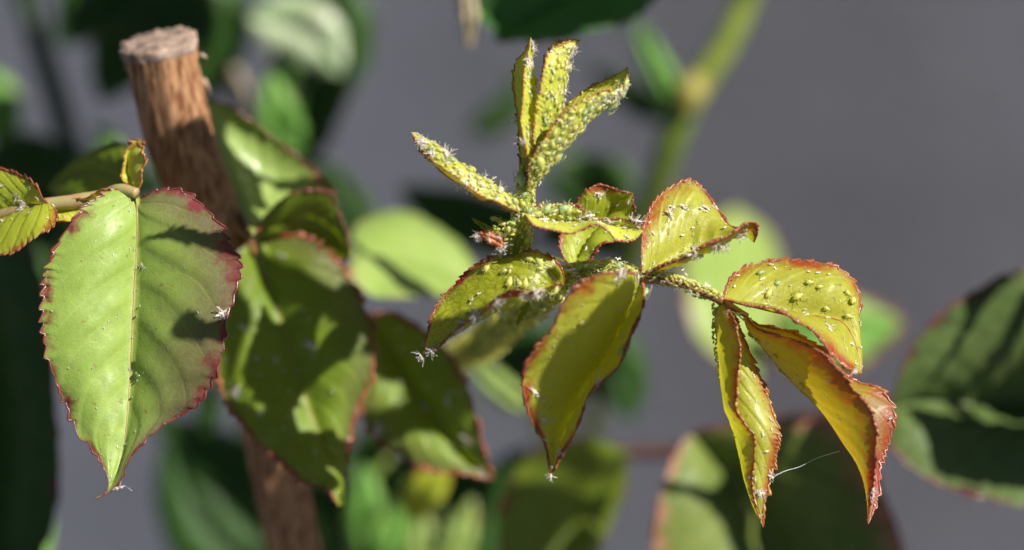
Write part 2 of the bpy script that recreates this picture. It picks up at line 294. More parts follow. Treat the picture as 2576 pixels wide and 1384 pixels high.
leaf('A', S, [(1324, 450, .25), (1340, 380, .3), (1347, 310, .35), (1345, 240, .35), (1340, 170, .2), (1335, 95, 0)],
     [(1324, 452, 0), (1325, 395, -.2), (1320, 350, -.3), (1312, 290, -.35), (1314, 240, -.35), (1319, 195, -.25), (1328, 150, -.1), (1335, 95, 0)],
     [(1320, 450, .2), (1308, 380, .35), (1304, 300, .4), (1297, 250, .4), (1292, 205, .35), (1300, 155, .25), (1322, 128, .1), (1335, 95, 0)],
     'shoot', 26, .035, .10, .02, .008, rim=.014, rimmat='rim_orange', rib='stem', ribr=.02, spt=5, wob=.02)
leaf('B', S, [(1338, 440, .25), (1352, 365, .3), (1381, 322, .3), (1402, 285, .3), (1419, 226, .25), (1430, 170, .15), (1437, 135, .05), (1458, 102, 0)],
     [(1336, 440, .1), (1343, 390, -.1), (1343, 349, -.2), (1350, 292, -.25), (1354, 250, -.3), (1362, 207, -.3), (1374, 159, -.3), (1390, 128, -.2), (1425, 110, -.1), (1458, 102, 0)],
     [(1337, 440, .3), (1345, 390, .5), (1352, 330, .6), (1360, 270, .6), (1366, 215, .6), (1374, 150, .5), (1390, 112, .4), (1425, 104, .2), (1458, 100, 0)],
     'shoot', 30, .045, .16, .05, .010, rim=.015, rimmat='rim_orange', rib='stem', ribr=.018, wob=.02)
leaf('C', S, [(1324, 480, .1), (1338, 455, .1), (1365, 430, .1), (1401, 392, .05), (1430, 355, .05), (1460, 324, .05), (1480, 300, .05), (1508, 280, .05), (1536, 260, .05), (1563, 236, .05), (1576, 205, .02), (1579, 171, 0)],
     [(1326, 470, .15), (1345, 395, .35), (1375, 332, .45), (1407, 290, .45), (1436, 262, .4), (1464, 236, .35), (1504, 210, .25), (1546, 194, .1), (1579, 170, 0)],
     [(1326, 478, -.1), (1337, 410, -.3), (1362, 358, -.35), (1395, 316, -.4), (1422, 285, -.4), (1450, 262, -.35), (1480, 245, -.3), (1521, 232, -.25), (1560, 219, -.15), (1575, 198, -.05), (1579, 170, 0)],
     'shoot', 34, .03, .05, .14, .008, rim=.016, rimmat='rim_orange', rib='stem', ribr=.02, wob=.025)
leaf('D', S, [(1308, 530, .05), (1290, 512, .05), (1268, 488, .05), (1240, 467, .05), (1206, 447, .05), (1175, 424, .05), (1141, 402, .05), (1108, 372, .05), (1070, 349, .03), (1034, 333, 0)],
     [(1306, 532, -.05), (1288, 526, -.2), (1250, 507, -.3), (1215, 490, -.3), (1175, 464, -.3), (1140, 441, -.28), (1104, 415, -.22), (1072, 383, -.12), (1034, 333, 0)],
     [(1306, 534, .1), (1275, 529, .25), (1244, 510, .3), (1203, 497, .3), (1172, 476, .3), (1138, 450, .3), (1100, 420, .25), (1068, 390, .15), (1034, 333, 0)],
     'shoot', 30, .03, .10, .02, .006, rim=.015, rimmat='rim_orange', rib='stem', ribr=.025, wob=.02)
leaf('E', S, [(1318, 535, .05), (1370, 556, .25), (1430, 560, .35), (1480, 562, .35), (1530, 566, .25), (1575, 571, .15), (1618, 578, 0)],
     [(1320, 530, .1), (1358, 516, .1), (1402, 518, .15), (1450, 521, .2), (1490, 545, .2), (1529, 554, .15), (1572, 556, .1), (1618, 574, 0)],
     [(1320, 540, -.05), (1345, 566, -.25), (1373, 577, -.3), (1416, 587, -.3), (1458, 578, -.28), (1501, 569, -.25), (1529, 582, -.2), (1560, 604, -.1), (1595, 604, -.05), (1618, 582, 0)],
     'shoot', 30, .03, .06, .06, .01, rim=.018, rimmat='rim', rib='rib', ribr=.01, wob=.03)
leaf('F', S, [(1438, 675, .9), (1468, 625, 1.2), (1505, 570, 1.4), (1548, 522, 1.4), (1592, 487, 1.1)],
     [(1434, 670, .9), (1416, 640, 1.0), (1414, 600, 1.1), (1424, 560, 1.2), (1448, 506, 1.1), (1475, 480, 1.0), (1505, 469, 1.0), (1545, 478, 1.0), (1592, 486, 1.1)],
     [(1442, 674, .9), (1482, 648, .9), (1525, 608, .9), (1560, 590, 1.0), (1584, 560, 1.0), (1593, 520, 1.0), (1592, 487, 1.1)],
     'young', 26, .05, .1, .1, .012, rim=.018, wob=.05)
leaf('G', S, [(1618, 698, .05), (1650, 674, .3), (1700, 645, .5), (1750, 620, .6), (1800, 600, .55), (1850, 590, .4), (1880, 596, .2), (1897, 610, .1)],
     [(1616, 696, .0), (1614, 640, .1), (1618, 585, .3), (1632, 540, .5), (1660, 497, .7), (1700, 468, .9), (1742, 459, 1.0), (1772, 484, 1.0), (1803, 525, .9), (1832, 566, .7), (1862, 578, .4), (1885, 590, .2), (1897, 610, .1)],
     [(1620, 699, -.05), (1650, 678, -.15), (1690, 660, -.3), (1750, 632, -.4), (1800, 606, -.4), (1850, 578, -.35), (1885, 562, -.25), (1903, 566, -.1), (1904, 590, 0), (1897, 610, .1)],
     'yellowish', 34, .04, .16, .12, .028, nveins=9, rim=.024, rimmat='rim', rib='rib', ribr=.012, wob=.02, label="leaflet folded upright like a shell with bright red rim")
leaf('H', S, [(1418, 716, .35), (1380, 728, .1), (1330, 748, -.1), (1270, 772, -.15), (1207, 800, -.1), (1139, 842, 0), (1094, 874, 0), (1062, 895, 0)],
     [(1418, 712, .35), (1413, 682, .25), (1393, 656, .2), (1367, 641, .2), (1331, 635, .2), (1291, 638, .25), (1246, 646, .4), (1206, 663, .45), (1177, 687, .45), (1155, 708, .4), (1126, 738, .35), (1100, 770, .2), (1085, 805, .1), (1074, 845, .05), (1062, 895, 0)],
     [(1419, 714, .2), (1387, 720, -.4), (1331, 734, -.7), (1288, 734, -.8), (1260, 748, -.8), (1231, 765, -.75), (1212, 786, -.6), (1188, 803, -.45), (1160, 823, -.3), (1128, 848, -.15), (1098, 876, -.06), (1062, 895, 0)],
     'veiny', 34, .045, .10, .08, .02, nveins=8, rim=.017, rimmat='rim', rib='rib', ribr=.010, wob=.02, label="leaflet with fine net of veins and a folded red lower margin")
leaf('I', S, [(1612, 704, .1), (1592, 765, .25), (1556, 850, .3), (1510, 930, .25), (1464, 1010, .15), (1422, 1082, .1), (1396, 1140, 0), (1383, 1204, -.1)],
     [(1608, 698, .05), (1585, 688, -.4), (1555, 686, -.8), (1515, 692, -1.0), (1472, 712, -1.1), (1434, 750, -1.1), (1408, 792, -1.0), (1388, 832, -.9), (1350, 872, -.8), (1327, 905, -.7), (1318, 945, -.6), (1320, 990, -.55), (1336, 1042, -.4), (1352, 1080, -.3), (1372, 1120, -.2), (1380, 1160, -.15), (1383, 1204, -.1)],
     [(1616, 706, .05), (1618, 730, -.1), (1612, 780, -.4), (1596, 830, -.55), (1575, 880, -.6), (1548, 922, -.6), (1516, 955, -.6), (1487, 995, -.55), (1468, 1035, -.5), (1450, 1070, -.4), (1432, 1110, -.3), (1408, 1155, -.2), (1383, 1204, -.1)],
     'reddish', 30, .045, .14, .10, .015, nveins=8, rim=.028, rimmat='rim', rib='rib', ribr=.008, wob=.03, label="drooping channel-shaped leaflet half in shadow")
leaf('J', S, [(1820, 752, .0), (1900, 772, .35), (1980, 790, .5), (2060, 797, .45), (2120, 812, .3), (2152, 865, .15), (2167, 940, 0)],
     [(1819, 750, 0.00), (1835, 712, 0.44), (1870, 680, 0.77), (1925, 660, 0.88), (1990, 656, 0.88), (2055, 664, 0.88), (2108, 680, 0.88), (2142, 706, 0.88), (2161, 748, 0.77), (2161, 800, 0.55), (2164, 860, 0.33), (2166, 905, 0.22), (2167, 941, 0)],
     [(1822, 754, -.05), (1890, 768, -.3), (1950, 782, -.35), (1990, 795, -.4), (2030, 822, -.4), (2070, 862, -.35), (2105, 900, -.25), (2138, 928, -.12), (2167, 941, 0)],
     'yellowish', 38, .05, .16, .06, .02, nveins=9, rim=.024, rimmat='rim', rib='rim_orange', ribr=.022, wob=.03, label="broad arching leaflet with red toothed edge and hanging tip")
leaf('K', S, [(1815, 757, .05), (1799, 800, .3), (1805, 860, .35), (1815, 930, .35), (1826, 1000, .3), (1843, 1080, .25), (1860, 1150, .2), (1874, 1212, .1), (1892, 1268, .05), (1920, 1327, 0)],
     [(1822, 758, .0), (1840, 790, -.15), (1857, 840, -.25), (1860, 885, -.3), (1853, 930, -.3), (1849, 985, -.3), (1853, 1030, -.3), (1877, 1062, -.3), (1900, 1095, -.25), (1896, 1150, -.2), (1887, 1205, -.1), (1898, 1265, -.05), (1920, 1327, 0)],
     [(1824, 760, .1), (1852, 810, .3), (1874, 858, .35), (1890, 900, .35), (1914, 958, .3), (1935, 1015, .25), (1953, 1078, .2), (1954, 1122, .15), (1946, 1163, .12), (1936, 1205, .1), (1926, 1245, .05), (1920, 1285, .02), (1920, 1327, 0)],
     'yellowish', 34, .045, .12, .16, .01, rim=.022, rimmat='rim_orange', rib='rib', ribr=.01, wob=.04, label="narrow twisted leaflet hanging straight down with orange folded side")
leaf('N', S, [(1870, 790, .25), (1884, 832, .5), (1914, 868, .6), (1950, 914, .65), (1994, 962, .65), (2045, 1012, .55), (2078, 1052, .5), (2119, 1114, .4), (2155, 1168, .3), (2174, 1220, .2), (2182, 1278, .1), (2183, 1319, 0)],
     [(1872, 790, .2), (1900, 822, .1), (1945, 838, 0), (2000, 856, -.15), (2055, 890, -.3), (2105, 938, -.4), (2150, 982, -.45), (2190, 1022, -.45), (2204, 1075, -.35), (2198, 1140, -.25), (2194, 1200, -.1), (2190, 1262, 0), (2183, 1319, 0)],
     [(1872, 788, .3), (1905, 816, .45), (1950, 826, .6), (2005, 842, .75), (2062, 878, .85), (2110, 930, .85), (2155, 958, .8), (2203, 976, .75), (2236, 1014, .7), (2243, 1070, .6), (2230, 1120, .5), (2215, 1168, .4), (2207, 1232, .25), (2197, 1284, .1), (2183, 1319, 0)],
     'deepred', 38, .05, .14, .10, .018, nveins=10, rim=.024, rimmat='rim', rib='rib_red', ribr=.01, wob=.05, label="long drooping leaflet with deep crimson crimped edge")
# stipules and spikes at the shoot's foot
Lm, Rm = lens([(1268, 618, 0), (1245, 604, -.1), (1222, 593, -.1), (1200, 592, 0)], 14, 12)
leaf('ST', S, [(1268, 618, 0), (1245, 604, -.1), (1222, 593, -.1), (1200, 592, 0)], Lm, Rm, 'young', 8, .02, .03, .03, 0, rim=.012, rib=None, name='stipule', label="small orange stipule tufted with pinkish husks")
HOSTS['ST']['o'].data.materials[0] = M['orange']
for k, (Mc, wl) in enumerate([([(1262, 596, .2), (1232, 578, .2), (1205, 562, .1), (1184, 547, 0)], 7), ([(1330, 760, .6), (1318, 785, .4), (1306, 805, .3), (1300, 822, .2)], 8),
                              ([(1300, 650, .3), (1296, 625, .1), (1300, 600, 0), (1306, 585, 0)], 6), ([(1290, 660, .6), (1330, 655, .8), (1380, 650, .9), (1425, 655, .9)], 8), ([(1285, 660, .3), (1268, 648, .3), (1252, 655, .3), (1240, 670, .4)], 9)]):
    Lm, Rm = lens(Mc, wl); leaf('SP%d' % k, S, Mc, Lm, Rm, ['under', 'under', 'under', 'under', 'young'][k], 4, .01, .02, .02, 0, rim=0, rib=None, name='stipule')

# ------------------------------------------------------------------ left shoot with the big leaf
S2 = empty("rose_shoot", W(200, 505, 1), "rose shoot at the far left with one big yellow-green serrated leaflet hanging in focus", "rose shoot")
tube('petiole', [(-60, 560, 1.4), (40, 530, 1.2), (125, 514, 1.1), (200, 506, 1.1), (262, 494, 1.1), (300, 478, 1.0), (345, 487, .9)], [.09, .09, .1, .1, .12, .10, .08], M['stem_pink'], S2, 60, 12, .05)
Lm, Rm = [(130, 516, 1.2), (190, 504, 1.0), (260, 480, .9), (300, 476, .9)], [(130, 520, 1.2), (150, 558, 1.0), (220, 535, .9), (300, 488, .9)]
leaf('STL', S2, [(130, 518, 1.2), (185, 520, 1.3), (250, 500, 1.2), (300, 480, .9)], Lm, Rm, 'shoot', 6, .02, .04, .04, .0, rim=.014, rib=None, name='stipule')
leaf('L1', S2, [(342, 488, 0.94), (345, 540, 0.90), (344, 600, 0.86), (339, 700, 0.79), (334, 800, 0.72), (330, 900, 0.65), (327, 960, 0.58), (321, 1040, 0.43), (310, 1130, 0.29), (290, 1200, 0.14), (268, 1240, 0.07), (240, 1254, 0.00)],
     [(338, 486, 1.3), (318, 476, 1.0), (285, 480, .9), (250, 500, .75), (210, 530, .6), (175, 570, .5), (148, 615, .45), (128, 665, .4), (117, 720, .35), (110, 780, .3), (112, 840, .3), (122, 905, .3), (141, 958, .3), (167, 1014, .3), (198, 1079, .25), (230, 1124, .2), (255, 1160, .15), (268, 1190, .1), (272, 1226, .05), (258, 1247, 0), (240, 1255, 0)],
     [(344, 487, 1.25), (358, 497, 1.0), (395, 481, .9), (445, 480, .85), (492, 505, .8), (530, 542, .7), (562, 592, .6), (582, 628, .5), (600, 662, .4), (596, 700, .3), (578, 760, .2), (562, 820, .1), (560, 885, .05), (546, 935, .05), (526, 972, .1), (500, 1010, .1), (460, 1040, .15), (420, 1060, .15), (388, 1084, .15), (358, 1115, .15), (335, 1145, .12), (318, 1175, .1), (303, 1208, .08), (282, 1234, .05), (240, 1256, 0)],
     'large', 33, .065, .20, .20, .022, nveins=8, rim=.018, rimmat='rim_dark', rib='rib_red', ribr=.012, nv=11, wob=.05, spt=6, label="big yellow-green serrated leaflet with purple-brown right half")
leaf('L0', S2, [(125, 512, 1.0), (90, 519, 1.1), (40, 535, 1.2), (-20, 560, 1.3), (-110, 620, 1.4)],
     [(122, 512, 1.0), (108, 500, .9), (96, 478, .9), (70, 455, 1.0), (38, 439, 1.1), (-10, 430, 1.3), (-60, 480, 1.5), (-110, 620, 1.4)],
     [(126, 514, .95), (140, 532, .7), (134, 560, .5), (110, 586, .4), (76, 604, .4), (40, 625, .4), (5, 640, .5), (-50, 660, .7), (-110, 622, 1.4)],
     'young', 24, .06, .12, .14, .015, rim=.022, rimmat='rim', rib='rib', ribr=.012, wob=.03, label="leaflet cut by the picture edge with crimson toothed lower margin")
leaf('L7', S2, [(346, 482, 1.2), (322, 440, 1.4), (316, 400, 1.5), (342, 356, 1.4)], [(346, 482, 1.2), (312, 452, 1.3), (310, 400, 1.3), (342, 356, 1.4)], [(348, 482, 1.1), (358, 430, 1.1), (362, 390, 1.1), (342, 356, 1.4)],
     'shoot', 8, .03, .04, .05, .0, rim=.018, rimmat='rim_orange', rib=None, name='leaflet', label="tiny half-opened leaflet standing up with pink tip")
leaf('L7b', S2, [(342, 372, 1.4), (340, 362, 1.4), (345, 350, 1.4)], [(338, 370, 1.4), (326, 360, 1.4), (345, 350, 1.4)], [(346, 372, 1.4), (362, 362, 1.4), (345, 350, 1.4)], 'young', 5, .02, .02, .02, 0, rim=.02, rib=None, name='leaf_tip')
leaf('L8', S2, [(345, 492, 3.2), (290, 450, 3.6), (220, 430, 4), (120, 470, 4.5)], [(340, 480, 3.2), (320, 372, 3.4), (200, 395, 4), (120, 470, 4.5)], [(340, 500, 3.2), (280, 520, 4), (190, 540, 4.2), (120, 470, 4.5)],
     'mid', 14, .04, .1, .1, .02, rim=0, rib='rib_dark', label="dark green leaflet behind the petiole")

# ------------------------------------------------------------------ second shoot, just behind
S3 = empty("rose_shoot", W(632, 590, 3), "rose shoot behind the big leaf with shaded green leaflets round a reddish petiole, slightly blurred", "rose shoot")
tube('petiole', [(500, 500, 4.5), (560, 530, 4), (600, 570, 4.0), (628, 600, 4.0), (640, 640, 4.0)], [.09, .08, .08, .09, .06], M['stem_brown'], S3, 30, 10)
leaf('L2', S3, [(632, 605, 4.0), (650, 650, 4.2), (680, 730, 4.3), (710, 820, 4.2), (742, 930, 4.1), (775, 1020, 4.0), (812, 1120, 3.8), (840, 1200, 3.6), (851, 1272, 3.5)],
     [(628, 605, 4.0), (600, 630, 3.9), (575, 690, 3.9), (560, 790, 3.9), (552, 890, 3.9), (560, 970, 3.9), (590, 1035, 3.8), (640, 1100, 3.7), (690, 1140, 3.7), (740, 1185, 3.6), (775, 1215, 3.6), (820, 1225, 3.5), (851, 1272, 3.5)],
     [(636, 606, 4.0), (665, 604, 4.5), (710, 598, 4.4), (760, 604, 4.3), (805, 628, 4.2), (850, 668, 4.2), (884, 718, 4.1), (912, 775, 4.1), (932, 835, 4.0), (938, 895, 4.0), (932, 945, 4.0), (905, 1005, 4.0), (885, 1060, 4.0), (872, 1130, 4.0), (862, 1200, 4.0), (851, 1272, 4.1)],
     'mid', 30, .10, .2, .2, .02, nveins=8, rim=.038, rimmat='rim', rib='rib_red', ribr=.018, wob=.05, label="large ovate leaflet crossed by a hard shadow")
leaf('L3', S3, [(635, 590, 3.5), (628, 510, 4.6), (600, 420, 5.2), (558, 330, 5.2), (515, 250, 4.8)],
     [(628, 585, 3.6), (590, 500, 4.4), (552, 420, 4.8), (525, 330, 4.9), (515, 250, 4.8)],
     [(640, 588, 3.6), (700, 535, 4.2), (790, 495, 4.6), (838, 482, 4.8), (800, 440, 5.2), (720, 378, 5.3), (640, 315, 5.2), (560, 265, 5), (515, 250, 4.8)],
     'bglight', 20, .05, .1, -.25, .02, rim=.02, rimmat='rim_dark', rib='rib', ribr=.02, label="broad leaflet leaning on the wooden stake")
leaf('L4', S3, [(640, 597, 3.9), (700, 560, 4.2), (770, 548, 4.4), (835, 580, 4.4), (882, 640, 4.1)],
     [(640, 592, 3.9), (670, 540, 3.8), (715, 502, 3.8), (775, 480, 3.8), (835, 486, 3.9), (850, 540, 4.1), (872, 590, 4.1), (882, 640, 4.1)],
     [(642, 600, 4.0), (700, 598, 4.6), (760, 606, 4.8), (830, 640, 4.6), (860, 656, 4.4), (882, 640, 4.1)],
     'under', 18, .05, .1, .1, .02, rim=.022, rimmat='rim_dark', rib=None, label="small olive leaflet curled over, underside showing")
leaf('L5', S3, [(884, 640, 6.9), (960, 640, 7.6), (1080, 668, 8.2), (1196, 712, 8.4)],
     [(884, 636, 6.9), (905, 560, 8.2), (960, 538, 8.8), (1025, 536, 9.1), (1090, 565, 9.2), (1150, 605, 9.1), (1190, 655, 8.9), (1196, 712, 8.4)],
     [(884, 642, 6.9), (886, 700, 6.4), (920, 736, 6.4), (1000, 745, 6.9), (1110, 742, 7.6), (1196, 712, 8.4)],
     'bglight', 16, .05, .2, .2, .02, rim=0, rib=None, label="bright apple-green leaflet out of focus above the grey gap")
leaf('L6', S3, [(925, 800, 5.8), (985, 895, 5.9), (1055, 1000, 5.8), (1128, 1092, 5.6), (1195, 1168, 5.5), (1243, 1205, 5.4)],
     [(928, 797, 5.8), (980, 790, 5.6), (1050, 822, 5.4), (1110, 878, 5.3), (1152, 930, 5.2), (1176, 975, 5.1), (1190, 1030, 5.1), (1203, 1090, 5.1), (1218, 1145, 5.2), (1243, 1205, 5.4)],
     [(924, 802, 5.8), (928, 860, 5.7), (930, 920, 5.7), (904, 985, 5.6), (915, 1045, 5.5), (950, 1100, 5.5), (1005, 1148, 5.4), (1080, 1176, 5.3), (1150, 1188, 5.3), (1243, 1205, 5.4)],
     'mid', 26, .08, .15, .2, .02, rim=.042, rimmat='rim', rib='rib', ribr=.012, label="leaflet with husks along its lower edge and tip")

# ------------------------------------------------------------------ cut wooden stake
ST = empty("wooden_stake", W(560, 640, 9), "sawn-off weathered brown wooden stake leaning behind the left leaves", "stake")
P = cr([W(400, 108, 2.95), W(424, 220, 3.25), W(450, 330, 3.6), W(505, 490, 4.1), W(560, 640, 4.55), W(640, 900, 5.3), W(735, 1350, 6.4), W(765, 1500, 6.8)], 90)
V, F = [], []; seg = 40; T = np.gradient(P, axis=0); T /= np.linalg.norm(T, axis=1)[:, None]; a = np.cross(T[0], [0, 1, 0]); prof = 1 + .05 * RNG.standard_normal(seg); lo = RNG.standard_normal((90, seg)) * .008
for k in range(2): prof = (prof + np.roll(prof, 1)) / 2 + .02 * RNG.standard_normal(seg)
for i in range(90):
    a = a - T[i] * a.dot(T[i]); a /= np.linalg.norm(a); b = np.cross(T[i], a)
    r = .56 * (1 - .22 * i / 89)
    for j in range(seg):
        th = 2 * math.pi * j / seg; rr = r * prof[j] * (1 + lo[i, j]) * (1.05 if i < 3 else 1); V.append(P[i] + rr * (math.cos(th) * a + .9 * math.sin(th) * b))
for i in range(89):
    for j in range(seg): F.append((i * seg + j, i * seg + (j + 1) % seg, (i + 1) * seg + (j + 1) % seg, (i + 1) * seg + j))
F.append(tuple(89 * seg + j for j in range(seg)))
mesh('shaft', V, F, M['stake'], P[0], ST); STAKE = (V, F[:-1])
V2 = []; F2 = []; c0 = P[0] - T[0] * .04; up_ = np.array(UP) * .5 - T[0] * .5
for k, q in enumerate([1.02, 1.05, 1.02, .85, .6, .35]):
    for j in range(seg):
        e = V[j] - P[0]; V2.append(P[0] + e * q + (-T[0]) * ([-.12, .0, .04, .05, .04, .05][k] + RNG.uniform(-.03, .03)))
V2.append(P[0] - T[0] * .05)
for k in range(5):
    for j in range(seg): F2.append((k * seg + j, k * seg + (j + 1) % seg, (k + 1) * seg + (j + 1) % seg, (k + 1) * seg + j))
for j in range(seg): F2.append((5 * seg + j, 5 * seg + (j + 1) % seg, 6 * seg))
mesh('cut_end', V2, F2, M['cut'], P[0], ST)
for (p, q) in [((318, 118, 2.9), (306, 104, 2.8)), ((500, 140, 3.0), (522, 148, 3.0)), ((330, 160, 2.9), (312, 175, 2.8)), ((510, 200, 3.6), (532, 240, 3.5))]:
    tube('splinter', [p, ((p[0] + q[0]) / 2, (p[1] + q[1]) / 2 - 4, p[2] - .1), q], [.05, .04, .008], M['cut'], ST, 8, 6, .3)
# ------------------------------------------------------------------ canes and leaves out of focus behind
def bgl(key, parent, Mc, wl, wr=None, mat='bgleaf', p=.75, dl=0., dr=0., teeth=16, tooth=.06, rib='rib_dark', rim=0, rimmat='rim_dark', bl=.2, br=.2, label=None, name='leaflet', off=None, ribr=.03, wob=.08):
    Lm, Rm = lens(Mc, wl, wr, p, dl, dr)
    return leaf(key, parent, Mc, Lm, Rm, mat, teeth, tooth, bl, br, .03, 8, rim, rimmat, rib, ribr, 7, off, name, label, spt=4, wob=wob)
B = empty("rose_cane", W(1720, 260, 14), "thick green rose cane rising to the top right, with a yellowish node and side leaflets", "rose cane")
tube('cane', [(1905, -160, 13.5), (1880, -20, 14), (1825, 110, 14), (1762, 205, 14), (1728, 260, 14)], [.26, .27, .27, .28, .30], M['stem_lit'], B, 40, 16)
tube('cane', [(1728, 255, 14), (1695, 340, 14), (1665, 430, 14.2), (1630, 520, 14.5), (1590, 640, 15), (1550, 800, 16), (1500, 1000, 18), (1450, 1450, 22)], [.30, .27, .26, .26, .25, .25, .25, .25], M['stem_dark'], B, 40, 16)
tube('node', [(1752, 195, 13.8), (1738, 235, 13.7), (1722, 280, 13.7)], [.20, .32, .2], M['node'], B, 14, 16)
bgl('b0', B, [(1705, 270, 14), (1670, 200, 14), (1635, 130, 14), (1600, 50, 14.5)], 34, 30, 'bgleaf')
bgl('b1', B, [(1700, 300, 15), (1640, 265, 15.5), (1560, 220, 16), (1480, 170, 17)], 40, 30, 'bgdark')
bgl('b2', B, [(1600, 470, 15), (1530, 440, 16), (1460, 415, 16), (1400, 390, 16)], 32, 40, 'bgleaf')
bgl('b3', B, [(1590, 560, 15), (1500, 500, 15), (1420, 470, 15), (1360, 440, 15)], 60, 60, 'bgdark')
bgl('b4', B, [(1580, 640, 15), (1500, 590, 15.5), (1420, 590, 16), (1330, 600, 16)], 60, 60, 'bgdark')
C2 = empty("rose_leaf", W(1340, 330, 16), "dark blurred curved leaf between the upright shoot and the grey wall", "rose leaf", "out-of-focus rose leaves")
bgl('c1', C2, [(1180, 340, 18), (1230, 310, 18), (1290, 260, 18), (1300, 180, 18)], 36, 36, 'bgdark'); 
C3 = empty("rose_leaf", W(1120, 540, 13), "wide very dark leaf behind the left-pointing folded leaflet", "rose leaf", "out-of-focus rose leaves")
bgl('c2', C3, [(1330, 640, 14), (1230, 570, 14), (1120, 530, 14), (1000, 470, 14)], 75, 70, 'bgdark', rib=None)
bgl('c3', C3, [(1330, 520, 16), (1260, 560, 16), (1190, 590, 16), (1120, 600, 16)], 60, 50, 'bgdark', rib=None)
T1 = empty("rose_leaf", W(1400, -60, 5), "dark serrated leaf hanging into the top of the view above the shoot", "rose leaf")
leaf('t1', T1, [(1700, -230, 6.7), (1560, -110, 7.2), (1430, -10, 7.4), (1320, 60, 7.4), (1250, 108, 7.2)], [(1700, -230, 6.7), (1500, -260, 7.2), (1280, -140, 7.4), (1170, -30, 7.4), (1195, 25, 7.4), (1215, 55, 7.3), (1240, 78, 7.2), (1250, 108, 7.2)],
     [(1700, -230, 6.7), (1680, -60, 6.8), (1640, 0, 6.9), (1600, 35, 6.9), (1545, 62, 7.0), (1480, 78, 7.0), (1400, 98, 7.1), (1320, 102, 7.1), (1250, 108, 7.2)], 'toplf', 26, .11, .2, .2, .02, rim=0, rib='rib_dark', wob=.03, name='blade')
T2 = empty("rose_leaf", W(1185, -40, 8), "small pinkish leaf tip hanging blurred at the top edge", "rose leaf")
bgl('t2', T2, [(1190, -60, 7.4), (1178, 0, 7.4), (1182, 60, 7.4), (1180, 125, 7.4)], 24, 24, 'pinkish', name='blade', rib=None)
R1 = empty("rose_leaf", W(2576, 1010, 6), "big dark leaf at the right edge with pale green light streaks", "rose leaf")
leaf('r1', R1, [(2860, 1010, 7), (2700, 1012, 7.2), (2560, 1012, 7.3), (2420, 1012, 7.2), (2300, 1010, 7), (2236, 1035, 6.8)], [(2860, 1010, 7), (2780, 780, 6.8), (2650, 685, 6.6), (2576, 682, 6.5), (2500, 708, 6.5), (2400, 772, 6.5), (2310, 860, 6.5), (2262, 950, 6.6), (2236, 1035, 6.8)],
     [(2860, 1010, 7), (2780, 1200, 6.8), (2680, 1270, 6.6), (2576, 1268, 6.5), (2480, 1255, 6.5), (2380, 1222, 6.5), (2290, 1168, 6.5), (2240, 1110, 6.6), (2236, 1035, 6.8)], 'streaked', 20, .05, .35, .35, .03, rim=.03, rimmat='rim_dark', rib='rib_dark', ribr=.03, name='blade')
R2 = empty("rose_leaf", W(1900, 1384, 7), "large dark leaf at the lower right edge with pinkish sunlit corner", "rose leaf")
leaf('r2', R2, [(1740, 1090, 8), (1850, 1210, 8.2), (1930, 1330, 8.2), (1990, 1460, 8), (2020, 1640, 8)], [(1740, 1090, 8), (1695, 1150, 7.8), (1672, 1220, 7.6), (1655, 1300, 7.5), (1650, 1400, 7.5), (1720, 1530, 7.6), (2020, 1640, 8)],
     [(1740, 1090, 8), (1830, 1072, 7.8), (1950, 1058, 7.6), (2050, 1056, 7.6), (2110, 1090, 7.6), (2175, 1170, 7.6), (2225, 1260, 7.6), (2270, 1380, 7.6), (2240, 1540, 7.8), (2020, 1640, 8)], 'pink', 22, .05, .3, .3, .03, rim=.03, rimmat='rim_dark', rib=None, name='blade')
R3 = empty("rose_leaf", W(1860, 540, 13), "light green oval leaf blurred behind the red-rimmed folded leaflet", "rose leaf")
bgl('r3', R3, [(1850, 520, 15.5), (1840, 660, 14.6), (1850, 800, 13.8), (1900, 960, 13)], 135, 120, 'bglight', p=.85, dl=1.0, dr=-.8, name='blade', rib=None, rim=.04)
R4 = empty("rose_leaf", W(2170, 830, 12), "blurred green leaf with dull red rim behind the arching leaflet", "rose leaf")
bgl('r4', R4, [(1930, 860, 13), (2040, 850, 13), (2150, 830, 13), (2270, 810, 13)], 100, 100, 'bgleaf', p=.8, name='blade', rib=None, rim=.06, rimmat='rim')
R5 = empty("twig", W(1700, 1130, 10), "thin reddish-brown twig crossing behind the drooping leaflets", "twig")
tube('twig', [(1380, 1100, 10.5), (1500, 1128, 10), (1620, 1138, 10), (1740, 1130, 10), (1860, 1090, 10), (1990, 1058, 10), (2120, 1048, 9.8), (2260, 1020, 8.5), (2330, 1010, 7.4)], [.12, .12, .13, .13, .13, .13, .13, .11, .08], M['twig'], R5, 60, 10)
BC = empty("rose_leaf", W(1420, 1384, 8), "wide olive green leaf at the bottom centre with light green upper edge", "rose leaf")
leaf('bc', BC, [(1580, 1135, 9), (1500, 1220, 9.3), (1440, 1320, 9.3), (1400, 1480, 9)], [(1580, 1135, 9), (1480, 1105, 8.6), (1390, 1120, 8.8), (1310, 1170, 9), (1262, 1260, 9), (1265, 1400, 9), (1400, 1480, 9)], [(1580, 1135, 9), (1570, 1230, 9.4), (1540, 1310, 9.5), (1500, 1400, 9.4), (1400, 1480, 9)], 'under', 18, .05, .2, .2, .03, rim=0, rib='rib_dark', name='blade')
G1 = empty("rose_cane", W(1400, 1000, 12), "blurred rose branch low in the middle with several green leaflets", "rose cane")
tube('cane', [(1250, 820, 13), (1330, 960, 14), (1380, 1150, 15), (1400, 1450, 17)], .13, M['stem_dark'], G1, 30, 10)
bgl('g1', G1, [(1340, 960, 14), (1450, 900, 13), (1540, 930, 13), (1590, 1060, 13)], 110, 90, 'bgdark', rib=None)
